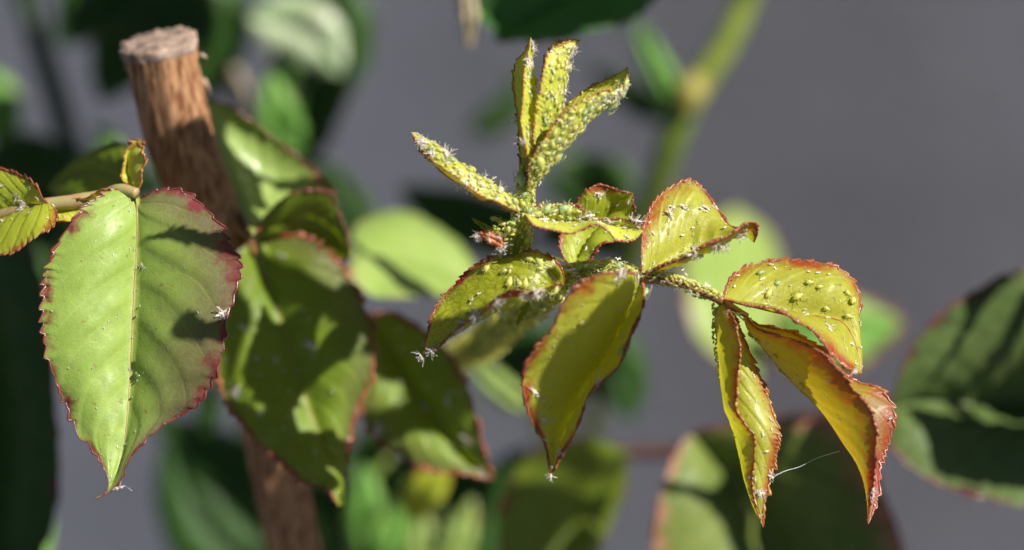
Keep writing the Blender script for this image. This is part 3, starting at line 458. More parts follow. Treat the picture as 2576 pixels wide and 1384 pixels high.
bgl('g2', G1, [(1330, 1030, 11), (1270, 985, 11), (1210, 930, 11), (1170, 880, 11)], 36, 30, 'bglight', rib=None)
bgl('g3', G1, [(1240, 950, 13), (1330, 900, 13), (1420, 860, 13), (1480, 800, 13)], 75, 75, 'bgdark', rib=None)
G2 = empty("rose_cane", W(900, 1384, 12), "blurred rose branch at the lower left of centre with bright green leaflets", "rose cane")
tube('cane', [(860, 1500, 12), (880, 1350, 12), (900, 1250, 12), (980, 1150, 12)], .1, M['stem_dark'], G2, 20, 10)
bgl('h1', G2, [(930, 1400, 12), (915, 1320, 11.7), (920, 1250, 11.5), (915, 1165, 11.5)], 50, 48, 'bgleaf', rib=None)
bgl('h2', G2, [(960, 1420, 13), (1000, 1340, 13), (1030, 1270, 13), (1020, 1200, 13)], 40, 50, 'bgleaf', rib=None)
bgl('h3', G2, [(1020, 1300, 10), (1070, 1240, 9.6), (1100, 1200, 9.5), (1130, 1160, 9.5)], 50, 46, 'young', rib=None)
bgl('h4', G2, [(1120, 1480, 11), (1140, 1400, 11), (1165, 1330, 11), (1190, 1250, 11)], 40, 40, 'bglight', rib=None)
bgl('h5', G2, [(960, 1160, 14), (1080, 1180, 14), (1180, 1220, 14), (1290, 1300, 14)], 60, 70, 'bgdark', rib=None)
bgl('h6', G2, [(860, 1450, 15), (840, 1350, 15), (830, 1260, 15), (800, 1150, 15)], 70, 110, 'bgdark', rib=None)
bgl('h7', G2, [(1040, 1480, 14), (1120, 1380, 14), (1220, 1340, 14), (1320, 1300, 14)], 60, 60, 'under', rib=None)
bgl('h8', G2, [(640, 1480, 15), (620, 1350, 15), (560, 1230, 15), (480, 1100, 15)], 80, 70, 'bgdark', rib=None)
bgl('h9', G2, [(700, 1300, 14), (600, 1180, 14), (500, 1120, 14), (380, 1040, 14)], 90, 70, 'bgdark', rib=None)
bgl('h10', G2, [(520, 1100, 12), (525, 1040, 12), (530, 990, 12), (535, 940, 12)], 30, 26, 'bgleaf', rib=None)
bgl('h11', G2, [(900, 1480, 16), (800, 1300, 16), (700, 1180, 16), (640, 1000, 16)], 150, 170, 'bgdark', rib=None)
bgl('h12', G2, [(760, 1500, 14), (600, 1400, 14), (480, 1250, 14), (420, 1080, 14)], 120, 70, 'bgdark', rib=None)
bgl('h13', G2, [(1180, 1500, 16), (1080, 1400, 16), (960, 1300, 16), (840, 1220, 16)], 150, 150, 'bgdark', rib=None)
bgl('h14', G2, [(870, 1160, 15), (960, 1130, 15), (1080, 1100, 15), (1200, 1020, 15)], 70, 90, 'bgdark', rib=None)
bgl('h15', G2, [(1000, 1480, 12), (1040, 1420, 12), (1060, 1340, 12), (1050, 1270, 12)], 36, 46, 'bglight', rib=None)
bgl('h16', G2, [(1250, 1460, 13), (1250, 1340, 13), (1270, 1230, 13), (1330, 1120, 13)], 80, 80, 'bgdark', rib=None)
G3 = empty("rose_leaf", W(60, 1384, 6), "huge dark teal-green leaf filling the lower left corner", "rose leaf")
leaf('g5', G3, [(-140, 560, 8), (-40, 800, 8), (0, 1000, 8), (10, 1250, 7.8), (0, 1520, 7.5)], [(-140, 560, 8), (-260, 800, 8), (-280, 1150, 8), (-150, 1400, 7.8), (0, 1520, 7.5)],
     [(-140, 560, 8), (60, 600, 7.2), (120, 760, 7), (135, 950, 7), (150, 1150, 7.1), (130, 1320, 7.3), (80, 1440, 7.4), (0, 1520, 7.5)], 'bgdark', 18, .05, .3, .3, .03, rim=0, rib='rib_dark', name='blade')
G4 = empty("rose_leaf", W(120, 1384, 9), "bright green leaf tip in the lower left corner", "rose leaf")
bgl('g6', G4, [(20, 1560, 9), (60, 1460, 9), (105, 1370, 9), (128, 1270, 9)], 46, 30, 'bgleaf', name='blade', rib=None)
U1 = empty("rose_cane", W(120, 300, 15), "dark blurred rose cane at the upper left with leaves round it", "rose cane")
tube('cane', [(20, -160, 16), (70, 0, 16), (105, 130, 16), (150, 280, 16), (190, 420, 15.5), (240, 560, 15)], .27, M['stem_shaded'], U1, 40, 12)
bgl('u1', U1, [(180, 400, 14), (120, 410, 14), (40, 400, 14), (-60, 420, 14)], 70, 70, 'bgdark', rib=None)
bgl('u2', U1, [(190, 420, 13), (240, 400, 12.6), (280, 370, 12.4), (230, 310, 12.4)], 26, 30, 'bgleaf', rib=None)
bgl('u3', U1, [(200, 420, 14.5), (280, 440, 14.5), (350, 460, 14.5), (430, 480, 15)], 60, 60, 'bgdark', rib=None)
bgl('u4', U1, [(20, 500, 14), (80, 560, 14), (120, 640, 14), (140, 760, 14)], 80, 80, 'bgdark', rib=None)
U2 = empty("rose_cane", W(350, 60, 12), "branch of very dark leaves behind the top of the wooden stake", "rose cane")
tube('cane', [(420, -160, 13), (400, -40, 13), (360, 60, 13)], .15, M['stem_shaded'], U2, 16, 10)
bgl('u5', U2, [(360, -60, 13), (420, 30, 12.5), (420, 110, 12.5), (370, 200, 13)], 120, 130, 'bgdark', rib=None)
bgl('u6', U2, [(400, -120, 13), (330, -40, 13), (240, 30, 13), (160, 90, 13)], 90, 90, 'bgdark', rib=None)
bgl('u7', U2, [(400, -150, 13), (470, -60, 13), (530, 40, 13), (540, 170, 13)], 60, 50, 'bgdark', rib=None)
bgl('u20', U2, [(560, -120, 14), (450, 0, 14), (330, 110, 14), (250, 260, 14)], 130, 130, 'bgdark', rib=None)
bgl('u21', U2, [(260, -100, 15), (230, 0, 15), (190, 60, 15), (140, 110, 15)], 80, 80, 'bgdark', rib=None)
bgl('u22', U2, [(560, -80, 15), (560, 40, 15), (540, 160, 15), (480, 300, 15)], 70, 90, 'bgdark', rib=None)
bgl('u23', U1, [(320, 560, 16), (240, 500, 16), (130, 460, 16), (-40, 440, 16)], 110, 110, 'bgdark', rib=None)
bgl('u24', U1, [(-60, 180, 15), (-10, 260, 15), (0, 340, 15), (10, 420, 15)], 60, 40, 'bgleaf', rib=None)
U3 = empty("rose_cane", W(800, 100, 12), "blurred leafy branch with whitish sunlit leaf tops in the upper left centre", "rose cane")
tube('cane', [(900, -160, 14), (850, 0, 14), (790, 130, 14), (740, 280, 14), (720, 420, 14)], .14, M['stem_dark'], U3, 30, 10)
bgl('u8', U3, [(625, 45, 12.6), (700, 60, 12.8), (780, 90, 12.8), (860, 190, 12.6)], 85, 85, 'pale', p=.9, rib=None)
bgl('u8b', U3, [(880, -60, 15), (830, 100, 15), (760, 240, 15), (650, 420, 15)], 110, 120, 'bgdark', rib=None)
bgl('u9', U3, [(760, 380, 13), (705, 330, 12.6), (690, 260, 12.4), (680, 180, 12.4)], 55, 60, 'bgleaf', rib=None)
bgl('u10', U3, [(860, -80, 14), (840, 100, 13.6), (820, 260, 13.6), (790, 410, 14)], 60, 50, 'bgdark', rib=None)
bgl('u11', U3, [(700, -150, 14), (750, -100, 14), (800, -50, 14), (850, -10, 14)], 40, 40, 'bgleaf', rib=None)
bgl('u12', U3, [(800, 380, 13.5), (740, 430, 13.5), (760, 300, 13.5), (800, 200, 13.5)], 70, 40, 'bgdark', rib=None)
bgl('u13', U3, [(600, 330, 14), (605, 270, 14), (600, 220, 14), (590, 160, 14)], 22, 24, 'pinkish', rib=None)
bgl('u14', U3, [(870, 620, 14), (900, 560, 14), (860, 470, 14), (800, 400, 14)], 60, 40, 'bgdark', rib=None)

# added branch out of view: leaflets shaped to cast shade on stake and leaves
SH = empty("rose_cane", W(1700, -900, -3), "added rose branch out of view above, its leaflets shaped to shade the scene", "rose cane")
def proj(p):
    q = Vector(p) - CAMPOS; z = q.dot(FWD); k = DIST / z / K
    return 1288 + q.dot(RT) * k, 692 - q.dot(UP) * k
PROT = ['A','B','C','D','E','F','G','H','I','J','K','N','L0','L1','L7','STL','L2','L6','L5','u8','u9','r3','g2','h1','h3','h4','b0','t2','r1','r2']
_V, _F, _K = [], [], []
for k_, h_ in HOSTS.items():
    b_ = len(_V); _V += [tuple(p) for p in h_['V']]; _F += [tuple(i + b_ for i in f) for f in h_['F']]; _K += [k_] * len(h_['F'])
b_ = len(_V); _V += [tuple(p) for p in STAKE[0]]; _F += [tuple(i + b_ for i in f) for f in STAKE[1]]; _K += ['stake'] * len(STAKE[1])
ALLH = BVHTree.FromPolygons(_V, _F)
def first(p):
    r = ALLH.ray_cast(p, -SUNDIR); return _K[r[2]] if r[0] is not None else None
def shade(Lp, Rp, d, extra=0., tg=(), tooth=.08, teeth=10):
    """an added leaflet-like blocker, outside the view, shaped so its shadow falls on the place outlined by Lp / Rp at depth d"""
    L3 = [(x, y, d) for x, y in Lp]; R3 = [(x, y, d) for x, y in Rp]
    P = [W(*p) for p in L3 + R3]; t = 2.
    while t < 40:
        pr = [proj(p + SUNDIR * t) for p in P]
        if all(y < -70 or x > 2660 for x, y in pr): break
        t += .25
    n = 9; A = cr(L3, n); Bc = cr(R3, n); Mc = (A + Bc) / 2
    o = leaf('s%d' % len(HOSTS), SH, Mc.tolist(), A.tolist(), Bc.tolist(), 'bgdark', teeth, tooth, .05, .05, .01, 8, 0, 'rim', None, .02, 14, SUNDIR * (t + extra), wob=.02, spt=9)
    # leave out the part of the added leaflet that would stand between the sun and a sunlit leaf in view
    me = o.data; org = SH.location + o.location; keep = []
    for f in me.polygons:
        c = Vector(f.center) + org
        if not any(k_ in PROT and k_ not in tg for k_ in (first(c + q_) for q_ in (Vector((0, 0, 0)), RT * .12, RT * -.12, UP * .12, UP * -.12))): keep.append(tuple(f.vertices))
    if len(keep) < len(me.polygons):
        uvs = np.zeros(len(me.loops) * 2); me.uv_layers[0].data.foreach_get("uv", uvs); vi = np.zeros(len(me.loops), int); me.loops.foreach_get("vertex_index", vi)
        vu = np.zeros((len(me.vertices), 2)); vu[vi] = uvs.reshape(-1, 2); co_ = [tuple(v.co) for v in me.vertices]
        if not keep: print('ALL CLIPPED', Lp[0]); HOSTS.popitem(); bpy.data.objects.remove(o); return None
        used = sorted({i for f in keep for i in f}); mp = {a: b for b, a in enumerate(used)}
        m2 = bpy.data.meshes.new('leaflet'); m2.from_pydata([co_[i] for i in used], [], [tuple(mp[i] for i in f) for f in keep]); m2.materials.append(me.materials[0])
        l2 = m2.uv_layers.new(name="UVMap"); vi2 = np.zeros(len(m2.loops), int); m2.loops.foreach_get("vertex_index", vi2); l2.data.foreach_set("uv", vu[used][vi2].ravel()); o.data = m2
    return o


shade([(535, 735), (600, 780), (650, 840), (700, 830), (745, 800), (800, 765), (880, 710), (975, 700)], [(535, 1160), (640, 1110), (690, 1020), (760, 960), (800, 940), (850, 925), (900, 915), (975, 910)], 4.1, tg=('L2',))
shade([(700, 1070), (760, 1050), (820, 1075), (890, 1085)], [(735, 1160), (790, 1215), (840, 1250), (890, 1290)], 3.6, tg=('L2',))
shade([(383, 574), (450, 574), (500, 592), (560, 588), (625, 610)], [(383, 580), (455, 612), (500, 646), (560, 668), (625, 690)], .6, tg=('L1',))
shade([(455, 805), (495, 768), (530, 800), (600, 790)], [(455, 835), (500, 856), (545, 862), (600, 850)], .1, tg=('L1',))
shade([(315, 310), (400, 320), (470, 300), (545, 255), (640, 240)], [(380, 600), (470, 640), (540, 600), (600, 600), (660, 560)], 2.9)
shade([(490, 330), (545, 390), (620, 440), (690, 462), (760, 472), (850, 492)], [(470, 640), (560, 640), (600, 560), (650, 470), (760, 560), (860, 520)], 5.4)
shade([(860, 590), (930, 640), (1000, 680), (1100, 700), (1210, 720)], [(860, 770), (930, 775), (1000, 775), (1100, 775), (1210, 775)], 7.3, tg=('L5',))
shade([(900, 760), (990, 775), (1070, 800), (1190, 850)], [(915, 900), (990, 945), (1060, 925), (1190, 930)], 5.5, tg=('L6',))
shade([(1040, 930), (1110, 930), (1170, 990), (1230, 1150)], [(1040, 970), (1100, 1040), (1150, 1110), (1225, 1190)], 5.5, tg=('L6',))
shade([(1600, 712), (1530, 750), (1470, 800), (1410, 850), (1360, 910), (1300, 945)], [(1608, 800), (1575, 860), (1520, 930), (1460, 1030), (1410, 1150), (1330, 1220)], -.2, tg=('I',))
shade([(1040, 850), (1085, 815), (1140, 808), (1200, 795), (1260, 760)], [(1040, 910), (1085, 900), (1150, 860), (1210, 810), (1265, 765)], .1, tg=('H',))
shade([(1330, 660), (1370, 690), (1440, 700)], [(1345, 740), (1380, 740), (1440, 740)], .3, tg=('H',))
# more added blockers out of view, shading the leaves far behind
shade([(1080, -160), (1300, -180), (1700, -160)], [(1080, 150), (1350, 170), (1700, 100)], 7.2)
shade([(2200, 640), (2260, 760), (2330, 860), (2290, 990)], [(2560, 640), (2480, 740), (2390, 830), (2300, 1000)], 6.9, tg=('r1',))
shade([(2420, 850), (2400, 910), (2385, 1010), (2360, 1060)], [(2460, 840), (2440, 920), (2430, 1010), (2400, 1100)], 7.1, tg=('r1',))
shade([(2490, 700), (2520, 850), (2480, 980), (2490, 1100)], [(2800, 640), (2700, 850), (2640, 1010), (2600, 1080)], 7.1, tg=('r1',))
shade([(2200, 1080), (2330, 1090), (2480, 1110), (2800, 1080)], [(2200, 1300), (2330, 1330), (2480, 1340), (2800, 1340)], 7.1, tg=('r1',))
shade([(1630, 1225), (1760, 1222), (1860, 1190), (1930, 1060), (2100, 1010), (2320, 1100)], [(1630, 1265), (1750, 1265), (1840, 1320), (1870, 1450), (2050, 1560), (2320, 1560)], 7.7, tg=('r2',))
shade([(-80, 520), (60, 540), (220, 560)], [(-80, 1440), (40, 1440), (110, 1300)], 7.4)
shade([(1180, 820), (1400, 790), (1640, 800)], [(1280, 1100), (1450, 1105), (1640, 1110)], 12.5)
shade([(1230, 1210), (1400, 1215), (1600, 1190)], [(1230, 1480), (1400, 1500), (1600, 1480)], 9)
shade([(920, 1140), (1050, 1150), (1250, 1210)], [(960, 1180), (1050, 1210), (1200, 1330)], 13)
shade([(130, -120), (350, -140), (600, -120)], [(130, 120), (350, 240), (600, 250)], 12.5)
shade([(-60, 320), (150, 300), (480, 400)], [(-60, 640), (150, 640), (480, 560)], 14)
shade([(10, -160), (60, -160), (140, -160)], [(150, 340), (190, 340), (240, 340)], 16)
shade([(760, 200), (800, -100), (900, -120)], [(700, 420), (830, 420), (900, 300)], 13.5)
shade([(960, 440), (1150, 450), (1420, 500)], [(960, 660), (1150, 660), (1420, 680)], 14)
shade([(1130, 150), (1250, 150), (1360, 150)], [(1130, 380), (1250, 380), (1360, 380)], 17)
shade([(340, 1030), (560, 1040), (760, 1100)], [(360, 1250), (560, 1400), (760, 1480)], 14.5)
tube('cane', [tuple(W(3600, -700, -4)), tuple(W(2600, -600, -4)), tuple(W(1700, -520, -2)), tuple(W(900, -480, 3))], [.2, .18, .15, .1], M['stem_dark'], SH, 40, 10, world=True)  # unseen cane added to carry the shade leaflets

# ------------------------------------------------------------------ aphids, cast skins, honeydew
def merge(parts):
    V = []; F = []; mi = []
    for v, f, m in parts:
        b = len(V); V += [tuple(p) for p in v]; F += [tuple(i + b for i in q) for q in f]; mi += [m] * len(f)
    return V, F, mi
def blob(cx, prof, seg=8, flat=.85):
    V = []; F = []; n = len(prof)
    for x, r, z in prof:
        for j in range(seg):
            th = 2 * math.pi * j / seg; V.append((x, r * math.cos(th), z + r * flat * math.sin(th)))
    for i in range(n - 1):
        for j in range(seg): F.append((i * seg + j, i * seg + (j + 1) % seg, (i + 1) * seg + (j + 1) % seg, (i + 1) * seg + j))
    F.append(tuple(range(seg))[::-1]); F.append(tuple((n - 1) * seg + j for j in range(seg))); return V, F
def stick(pts, r0, r1, seg=3):
    return tube_data(np.array(pts, float), np.linspace(r0, r1, len(pts)), seg)
BODY = [(-.5, .02, .16), (-.46, .10, .17), (-.36, .20, .19), (-.2, .27, .21), (0, .27, .21), (.18, .21, .19), (.3, .155, .17), (.4, .13, .16), (.48, .08, .15), (.5, .02, .15)]
def aphid_parts(rg, ln=1.):
    legs = []
    for sy in (-1, 1):
        for x0, dx in ((.28, .28), (.12, -.05), (-.02, -.38)):
            j = rg.uniform(-.08, .08, 4); kx = x0 + dx * .55 + j[0]; ky = sy * (.40 + j[1])
            legs.append(stick([(x0, sy * .12, .12), (kx, ky, .30 + j[2]), (kx + dx * .9 + j[3], sy * (.58 + j[0]), .0)], .034, .018))
    ant = [stick([(.46, sy * .06, .2), (.6, sy * .22, .3 + rg.uniform(0, .1)), (.25, sy * (.38 + rg.uniform(-.1, .1)), .38), (-.25, sy * .42, .3)], .02, .01) for sy in (-1, 1)]
    cor = [stick([(-.26, sy * .13, .32), (-.50, sy * .17, .42)], .026, .018, 4) for sy in (-1, 1)]
    cauda = stick([(-.46, 0, .18), (-.60, 0, .20)], .04, .01, 4)
    eyes = [blob(0, [(.385 - .02, .008, .21), (.385, .022, .21), (.405, .008, .21)], 5) for _ in (0,)]
    e2 = []
    for sy in (-1, 1):
        v, f = eyes[0]; e2.append(([(a, b + sy * .115, c) for a, b, c in v], f))
    return legs, ant, cor, cauda, e2
AT = []   # small-aphid templates: (vertices, faces, material slots)
for k in range(6):
    rg = np.random.default_rng(50 + k); legs, ant, cor, cauda, eyes = aphid_parts(rg); b = blob(0, BODY, 8)
    V, F, mi = merge([(b[0], b[1], 0)] + [(v, f, 1) for v, f in legs + ant] + [(v, f, 0) for v, f in cor + [cauda]] + [(v, f, 2) for v, f in eyes])
    me = bpy.data.meshes.new("aphid"); me.from_pydata(V, [], F); me.polygons.foreach_set("material_index", mi); me.polygons.foreach_set("use_smooth", [True] * len(F))
    for m in (M[['aph1', 'aph3', 'aph1', 'aph2', 'aph3', 'aph1'][k]], M['leg'], M['eye']): me.materials.append(m)
    me.update(); AT.append((me, V, F, mi))
SK = []
for k in range(10):
    rg = np.random.default_rng(90 + k); prof = [(x, r * rg.uniform(.35, .75), z * .8 + rg.uniform(-.04, .04)) for x, r, z in BODY]; prof = [(x * rg.uniform(.8, 1.1), r, z) for x, r, z in prof]; b = blob(0, prof, 6, rg.uniform(.3, .7)); bend = rg.uniform(-.7, .7); b = ([(x, y + bend * x * x, z + abs(bend) * x * x * .5) for x, y, z in b[0]], b[1])
    sticks = []
    for sy in (-1, 1):
        for x0 in (.3, .12, -.05):
            a = rg.uniform(-.6, .6)
            if k % 2 and rg.random() < .55: continue
            sticks.append(stick([(x0, sy * .06, .1), (x0 + a * .5, sy * rg.uniform(.25, .45), rg.uniform(.1, .6)), (x0 + a, sy * rg.uniform(.3, .75), rg.uniform(-.1, .8))], .03, .012))
        sticks.append(stick([(.45, sy * .04, .12), (.7 + rg.uniform(-.1, .2), sy * rg.uniform(.1, .4), rg.uniform(.2, .7))], .02, .01))
    V, F, mi = merge([(b[0], b[1], 0)] + [(v, f, 0) for v, f in sticks]); V = [tuple(np.array(p) + rg.normal(0, .015, 3)) for p in V]
    me = bpy.data.meshes.new("shed_skin"); me.from_pydata(V, [], F); me.materials.append(M['skin']); me.update(); SK.append((me, V, F))
FRONT = [k for k in HOSTS if k in ('A','B','C','D','E','F','G','H','I','J','K','N','ST','L1','L0','L2','L6','L7','STL','SP1','SP3')]
dg = bpy.context.evaluated_depsgraph_get()
def world_bvh(objs):
    V = []; F = []
    for o in objs:
        b = len(V); org = o.location.copy(); p = o.parent
        while p is not None: org = org + p.location; p = p.parent
        V += [tuple(v.co + org) for v in o.data.vertices]; F += [tuple(i + b for i in q.vertices) for q in o.data.polygons]
    return BVHTree.FromPolygons(V, F)
def kids(r): return [c for c in r.children_recursive if c.type == 'MESH']
ALLB = world_bvh(kids(S) + kids(S2) + kids(S3))
STEMS = world_bvh([c for c in kids(S) if c.name.split('.')[0] in ('stem', 'petiole', 'rachis', 'petiolule')])
def hit(x, y, tree=None):
    d = (W(x, y, 0) - CAMPOS).normalized(); r = (tree or ALLB).ray_cast(CAMPOS, d)
    if r[0] is None: return None
    n = r[1]; n = -n if n.dot(d) > 0 else n
    return r[0], n
def near(x, y, d=0, tree=None):
    p = W(x, y, d); r = (tree or ALLB).find_nearest(p)
    n = r[1]; n = -n if n.dot(p - r[0]) < 0 else n
    return r[0], n
def frame(n, fwd2=None, ang=None):
    n = n.normalized(); a = Vector(fwd2) if fwd2 is not None else RT * math.cos(ang) + UP * math.sin(ang)
    a = a - n * a.dot(n)
    if a.length < 1e-4: a = n.orthogonal()
    a.normalize(); b = n.cross(a); return Matrix((a, b, n)).transposed().to_4x4()
def drop(name, me, p, n, size, ang, label, cat, group, tilt=0):
    o = bpy.data.objects.new(name, me); COL.objects.link(o)
    m = frame(n, ang=ang)
    if tilt: m = m @ Matrix.Rotation(tilt, 4, 'X')
    o.matrix_world = Matrix.Translation(p) @ m @ Matrix.Scale(size, 4); tag(o, label, cat, group); return o
AG, KG = "aphids feeding on the rose shoot", "white cast aphid skins caught on the rose"
rnd = random.Random(11)
def aphid(x, y, size, label, ang=None, d=None, var=None, tree=None):
    h = hit(x, y, tree) if d is None else near(x, y, d, tree)
    if h is None: h = near(x, y, 0, tree)
    me = AT[rnd.randrange(6) if var is None else var][0]
    return drop('aphid', me, h[0], h[1], size, rnd.uniform(0, 6.28) if ang is None else ang, label, 'aphid', AG)
def skin(x, y, size, label, ang=None, tree=None, d=0):
    h = hit(x, y, tree) or near(x, y, d, tree)
    return drop('shed_skin', SK[rnd.randrange(10)][0], h[0], h[1], size, rnd.uniform(0, 6.28) if ang is None else ang, label, 'shed skin', KG, rnd.uniform(-.8, .8))
def big_aphid(x, y, size, label, ang, col='aph2', d=None, tree=None, away=0., up=None):
    h = (hit(x, y, tree) if d is None else near(x, y, d, tree)) or near(x, y, 0, tree)
    n = h[1] if up is None else (RT * up[0] + UP * up[1] - FWD * up[2]).normalized()
    m = Matrix.Translation(h[0] + n * away) @ frame(n, ang=ang) @ Matrix.Scale(size, 4)
    r = bpy.data.objects.new('aphid', None); COL.objects.link(r); r.empty_display_size = .1; r.matrix_world = m; tag(r, label, 'aphid', AG)
    legs, ant, cor, cauda, eyes = aphid_parts(np.random.default_rng(int(x + y)))
    V, F, _ = merge([(*blob(0, BODY, 14), 0), (*cauda, 0)])
    def sub(nm, v, f, mt, par=r):
        me = bpy.data.meshes.new(nm); me.from_pydata([tuple(p) for p in v], [], [tuple(q) for q in f]); me.materials.append(M[mt]); me.polygons.foreach_set("use_smooth", [True] * len(f)); me.update()
        o = bpy.data.objects.new(nm, me); COL.objects.link(o); o.parent = par; return o
    bd = sub('body', V, F, col)
    for v, f in eyes: sub('eye', v, f, 'eye', bd)
    for v, f in cor: sub('cornicle', v, f, col, bd)
    for v, f in legs: sub('leg', v, f, 'leg')
    for v, f in ant: sub('antenna', v, f, 'leg')
    return r
# single aphids one can point to
big_aphid(1545, 276, .21, "big mint green aphid hanging off the tip end of the right upright leaflet", -2.6, 'aph2', up=(.6, -.45, .55), d=.0, away=.01)
big_aphid(1301, 448, .26, "biggest pale mint aphid, head down on the left side of the upright stem", -1.35, 'aph2', d=-.1, up=(-.55, .1, .8), tree=STEMS)
big_aphid(1284, 479, .19, "pale aphid just below the biggest one on the upright stem", -2.6, 'aph1', d=-.1, up=(-.5, .2, .8), tree=STEMS)
big_aphid(1352, 405, .24, "plump pale green aphid where the right upright leaflet leaves the stem", -1.2, 'aph1', d=-.2, up=(.4, 0, .9))
big_aphid(1402, 396, .19, "long-legged mint aphid below the lower edge of the right upright leaflet", .7, 'aph2', d=0, up=(.5, -.5, .7))
big_aphid(1296, 502, .16, "yellow aphid at the foot of the left-pointing leaflet", 2.6, 'aph3', d=-.1, up=(-.2, .2, .9))
big_aphid(1332, 655, .19, "yellow aphid facing left at the top edge of the net-veined leaflet", 2.9, 'aph3')
big_aphid(1357, 663, .20, "slim green aphid head down beside the yellow one on the net-veined leaflet", -1.2, 'aph1')
big_aphid(1227, 676, .18, "yellow aphid alone on the upper left of the net-veined leaflet", 1.4, 'aph3')
big_aphid(1283, 712, .18, "left one of three yellow aphids side by side on the net-veined leaflet", 1.5, 'aph3')
big_aphid(1306, 713, .15, "middle one of three yellow aphids side by side on the net-veined leaflet", 2.0, 'aph3')
big_aphid(1321, 713, .17, "right one of three yellow aphids side by side on the net-veined leaflet", 1.4, 'aph3')
big_aphid(1277, 757, .22, "pale green aphid stuck under the red fold of the net-veined leaflet", .3, 'aph2', d=-.15)
big_aphid(1393, 733, .20, "green aphid with spread legs right of the red fold, beside the stem", 3.0, 'aph1', d=-.2)
big_aphid(1352, 534, .20, "green aphid at the left end of the leaflet pointing right", -.2, 'aph1')
big_aphid(1376, 525, .18, "green aphid upright on the left half of the leaflet pointing right", .9, 'aph2')
big_aphid(1420, 524, .19, "green aphid on the upper rim of the leaflet pointing right", .3, 'aph2')
big_aphid(1465, 810, .14, "lone yellow aphid on the drooping channel-shaped leaflet", -.1, 'aph3')
big_aphid(1568, 885, .15, "lone pale aphid on the right rim of the drooping channel-shaped leaflet", .9, 'aph1')
big_aphid(2008, 748, .17, "yellow aphid on the lower middle of the broad arching leaflet", .5, 'aph3')
big_aphid(2143, 758, .17, "yellow aphid near the red toothed end of the broad arching leaflet", .9, 'aph3')
big_aphid(1932, 738, .16, "yellow aphid on the left part of the broad arching leaflet", 1.0, 'aph3')
big_aphid(1632, 757, .19, "pale aphid hanging below the junction of the brown rachis", -1.4, 'aph2', d=0)
# crowds: (host, number, size range, v range, u range, label)
CN = ['lime', 'yellow', 'lime', 'mint', 'yellow', 'lime']
WH = ['at its very base', 'in its lower part', 'at its middle', 'in its outer part', 'at its far end']
def on_leaf(key, n, s0, s1, v0, v1, u0, u1, label, fn='a', both=False):
    h = HOSTS[key]; rows = h['rows']; nr = len(rows); out = []; tries = 0
    while len(out) < n and tries < n * 40:
        tries += 1; u = rnd.uniform(u0, u1); v = rnd.uniform(v0, v1); i = min(h['nu'] - 2, int(u * (h['nu'] - 1)))
        vs = [r[2] for r in rows]; k = max(j for j in range(nr - 1) if vs[j] <= v); k = min(k, nr - 2); f = (v - vs[k]) / (vs[k + 1] - vs[k] + 1e-9)
        a = Vector(rows[k][0][i]); b = Vector(rows[k + 1][0][i]); p = a.lerp(b, f); tu = Vector(rows[k][0][i + 1] - rows[k][0][i]); nn = (b - a).cross(tu)
        if nn.length < 1e-9: continue
        nn.normalize(); vd = (p - CAMPOS).normalized()
        if nn.dot(vd) > 0: nn = -nn
        if both and rnd.random() < .35: nn = -nn
        sz = rnd.uniform(s0, s1)
        if any((p - q).length < .36 * (sz + z) for q, z in out): continue
        out.append((p, sz)); tt = tu.normalized(); base = math.atan2(tt.dot(UP), tt.dot(RT))
        ang = base + rnd.choice([0, 0, math.pi, .5]) + rnd.gauss(0, .5)
        if isinstance(fn, list): fn.append((p, nn, sz, ang))
        elif fn == 'a':
            q6 = rnd.randrange(6); drop('aphid', AT[q6][0], p, nn, sz, ang, label.replace('{c}', CN[q6]) + ', ' + WH[min(4, int(5 * (u - u0) / (u1 - u0)))] + (', by the rim' if abs(v - .5) > .25 else ', by the fold'), 'aphid', AG)
        else: drop('shed_skin', SK[rnd.randrange(10)][0], p + nn * .01, nn, sz, rnd.uniform(0, 6.28), label, 'shed skin', KG, rnd.uniform(-.7, .7))
def on_path(pts, n, s0, s1, r, label, fn='a', arc=(0, 360), acc=None, alpha=0):
    C = cr([W(*p) for p in pts], 80); T = np.gradient(C, axis=0); out = acc if acc is not None else []; c = 0; tries = 0
    while c < n and tries < n * 30:
        tries += 1; i = rnd.randrange(79); t = Vector(T[i]).normalized(); a = t.cross(FWD).normalized(); b = t.cross(a).normalized()
        if b.dot(FWD) > 0: b = -b
        th = math.radians(rnd.uniform(*arc)); nn = a * math.cos(th) + b * math.sin(th); rr = r if np.isscalar(r) else np.interp(i / 79, np.linspace(0, 1, len(r)), r)
        p = Vector(C[i]) + nn * rr; sz = rnd.uniform(s0, s1)
        if any((p - q).length < .36 * (sz + z) for q, z in out): continue
        out.append((p, sz)); c += 1; ang = math.atan2(t.dot(UP), t.dot(RT)) + rnd.choice([0, math.pi]) + rnd.gauss(0, .5)
        if fn == 'a':
            q6 = rnd.randrange(6); drop('aphid', AT[q6][0], p, nn, sz, ang, label.replace('{c}', CN[q6]) + ', ' + WH[min(4, int(5 * i / 79))], 'aphid', AG)
        elif fn == 's': drop('shed_skin', SK[rnd.randrange(10)][0], p, nn, sz, ang, label, 'shed skin', KG)
        else: fn.append((p, nn, sz, ang))
on_leaf('C', 85, .09, .145, .5, .97, .06, .9, "small {c} aphid on the right upright leaflet")
on_leaf('B', 40, .08, .13, .03, .48, .06, .8, "small {c} aphid on the middle upright leaflet")
on_leaf('A', 16, .08, .12, .05, .5, .05, .8, "small {c} aphid on the left upright leaflet")
on_leaf('D', 22, .08, .13, .05, .6, .05, .85, "small {c} aphid on the left-pointing folded leaflet")
on_leaf('E', 14, .10, .16, .05, .45, .03, .6, "small {c} aphid on the leaflet pointing right")
on_leaf('H', 7, .08, .12, .1, .45, .05, .4, "small {c} aphid in the net-veined leaflet")
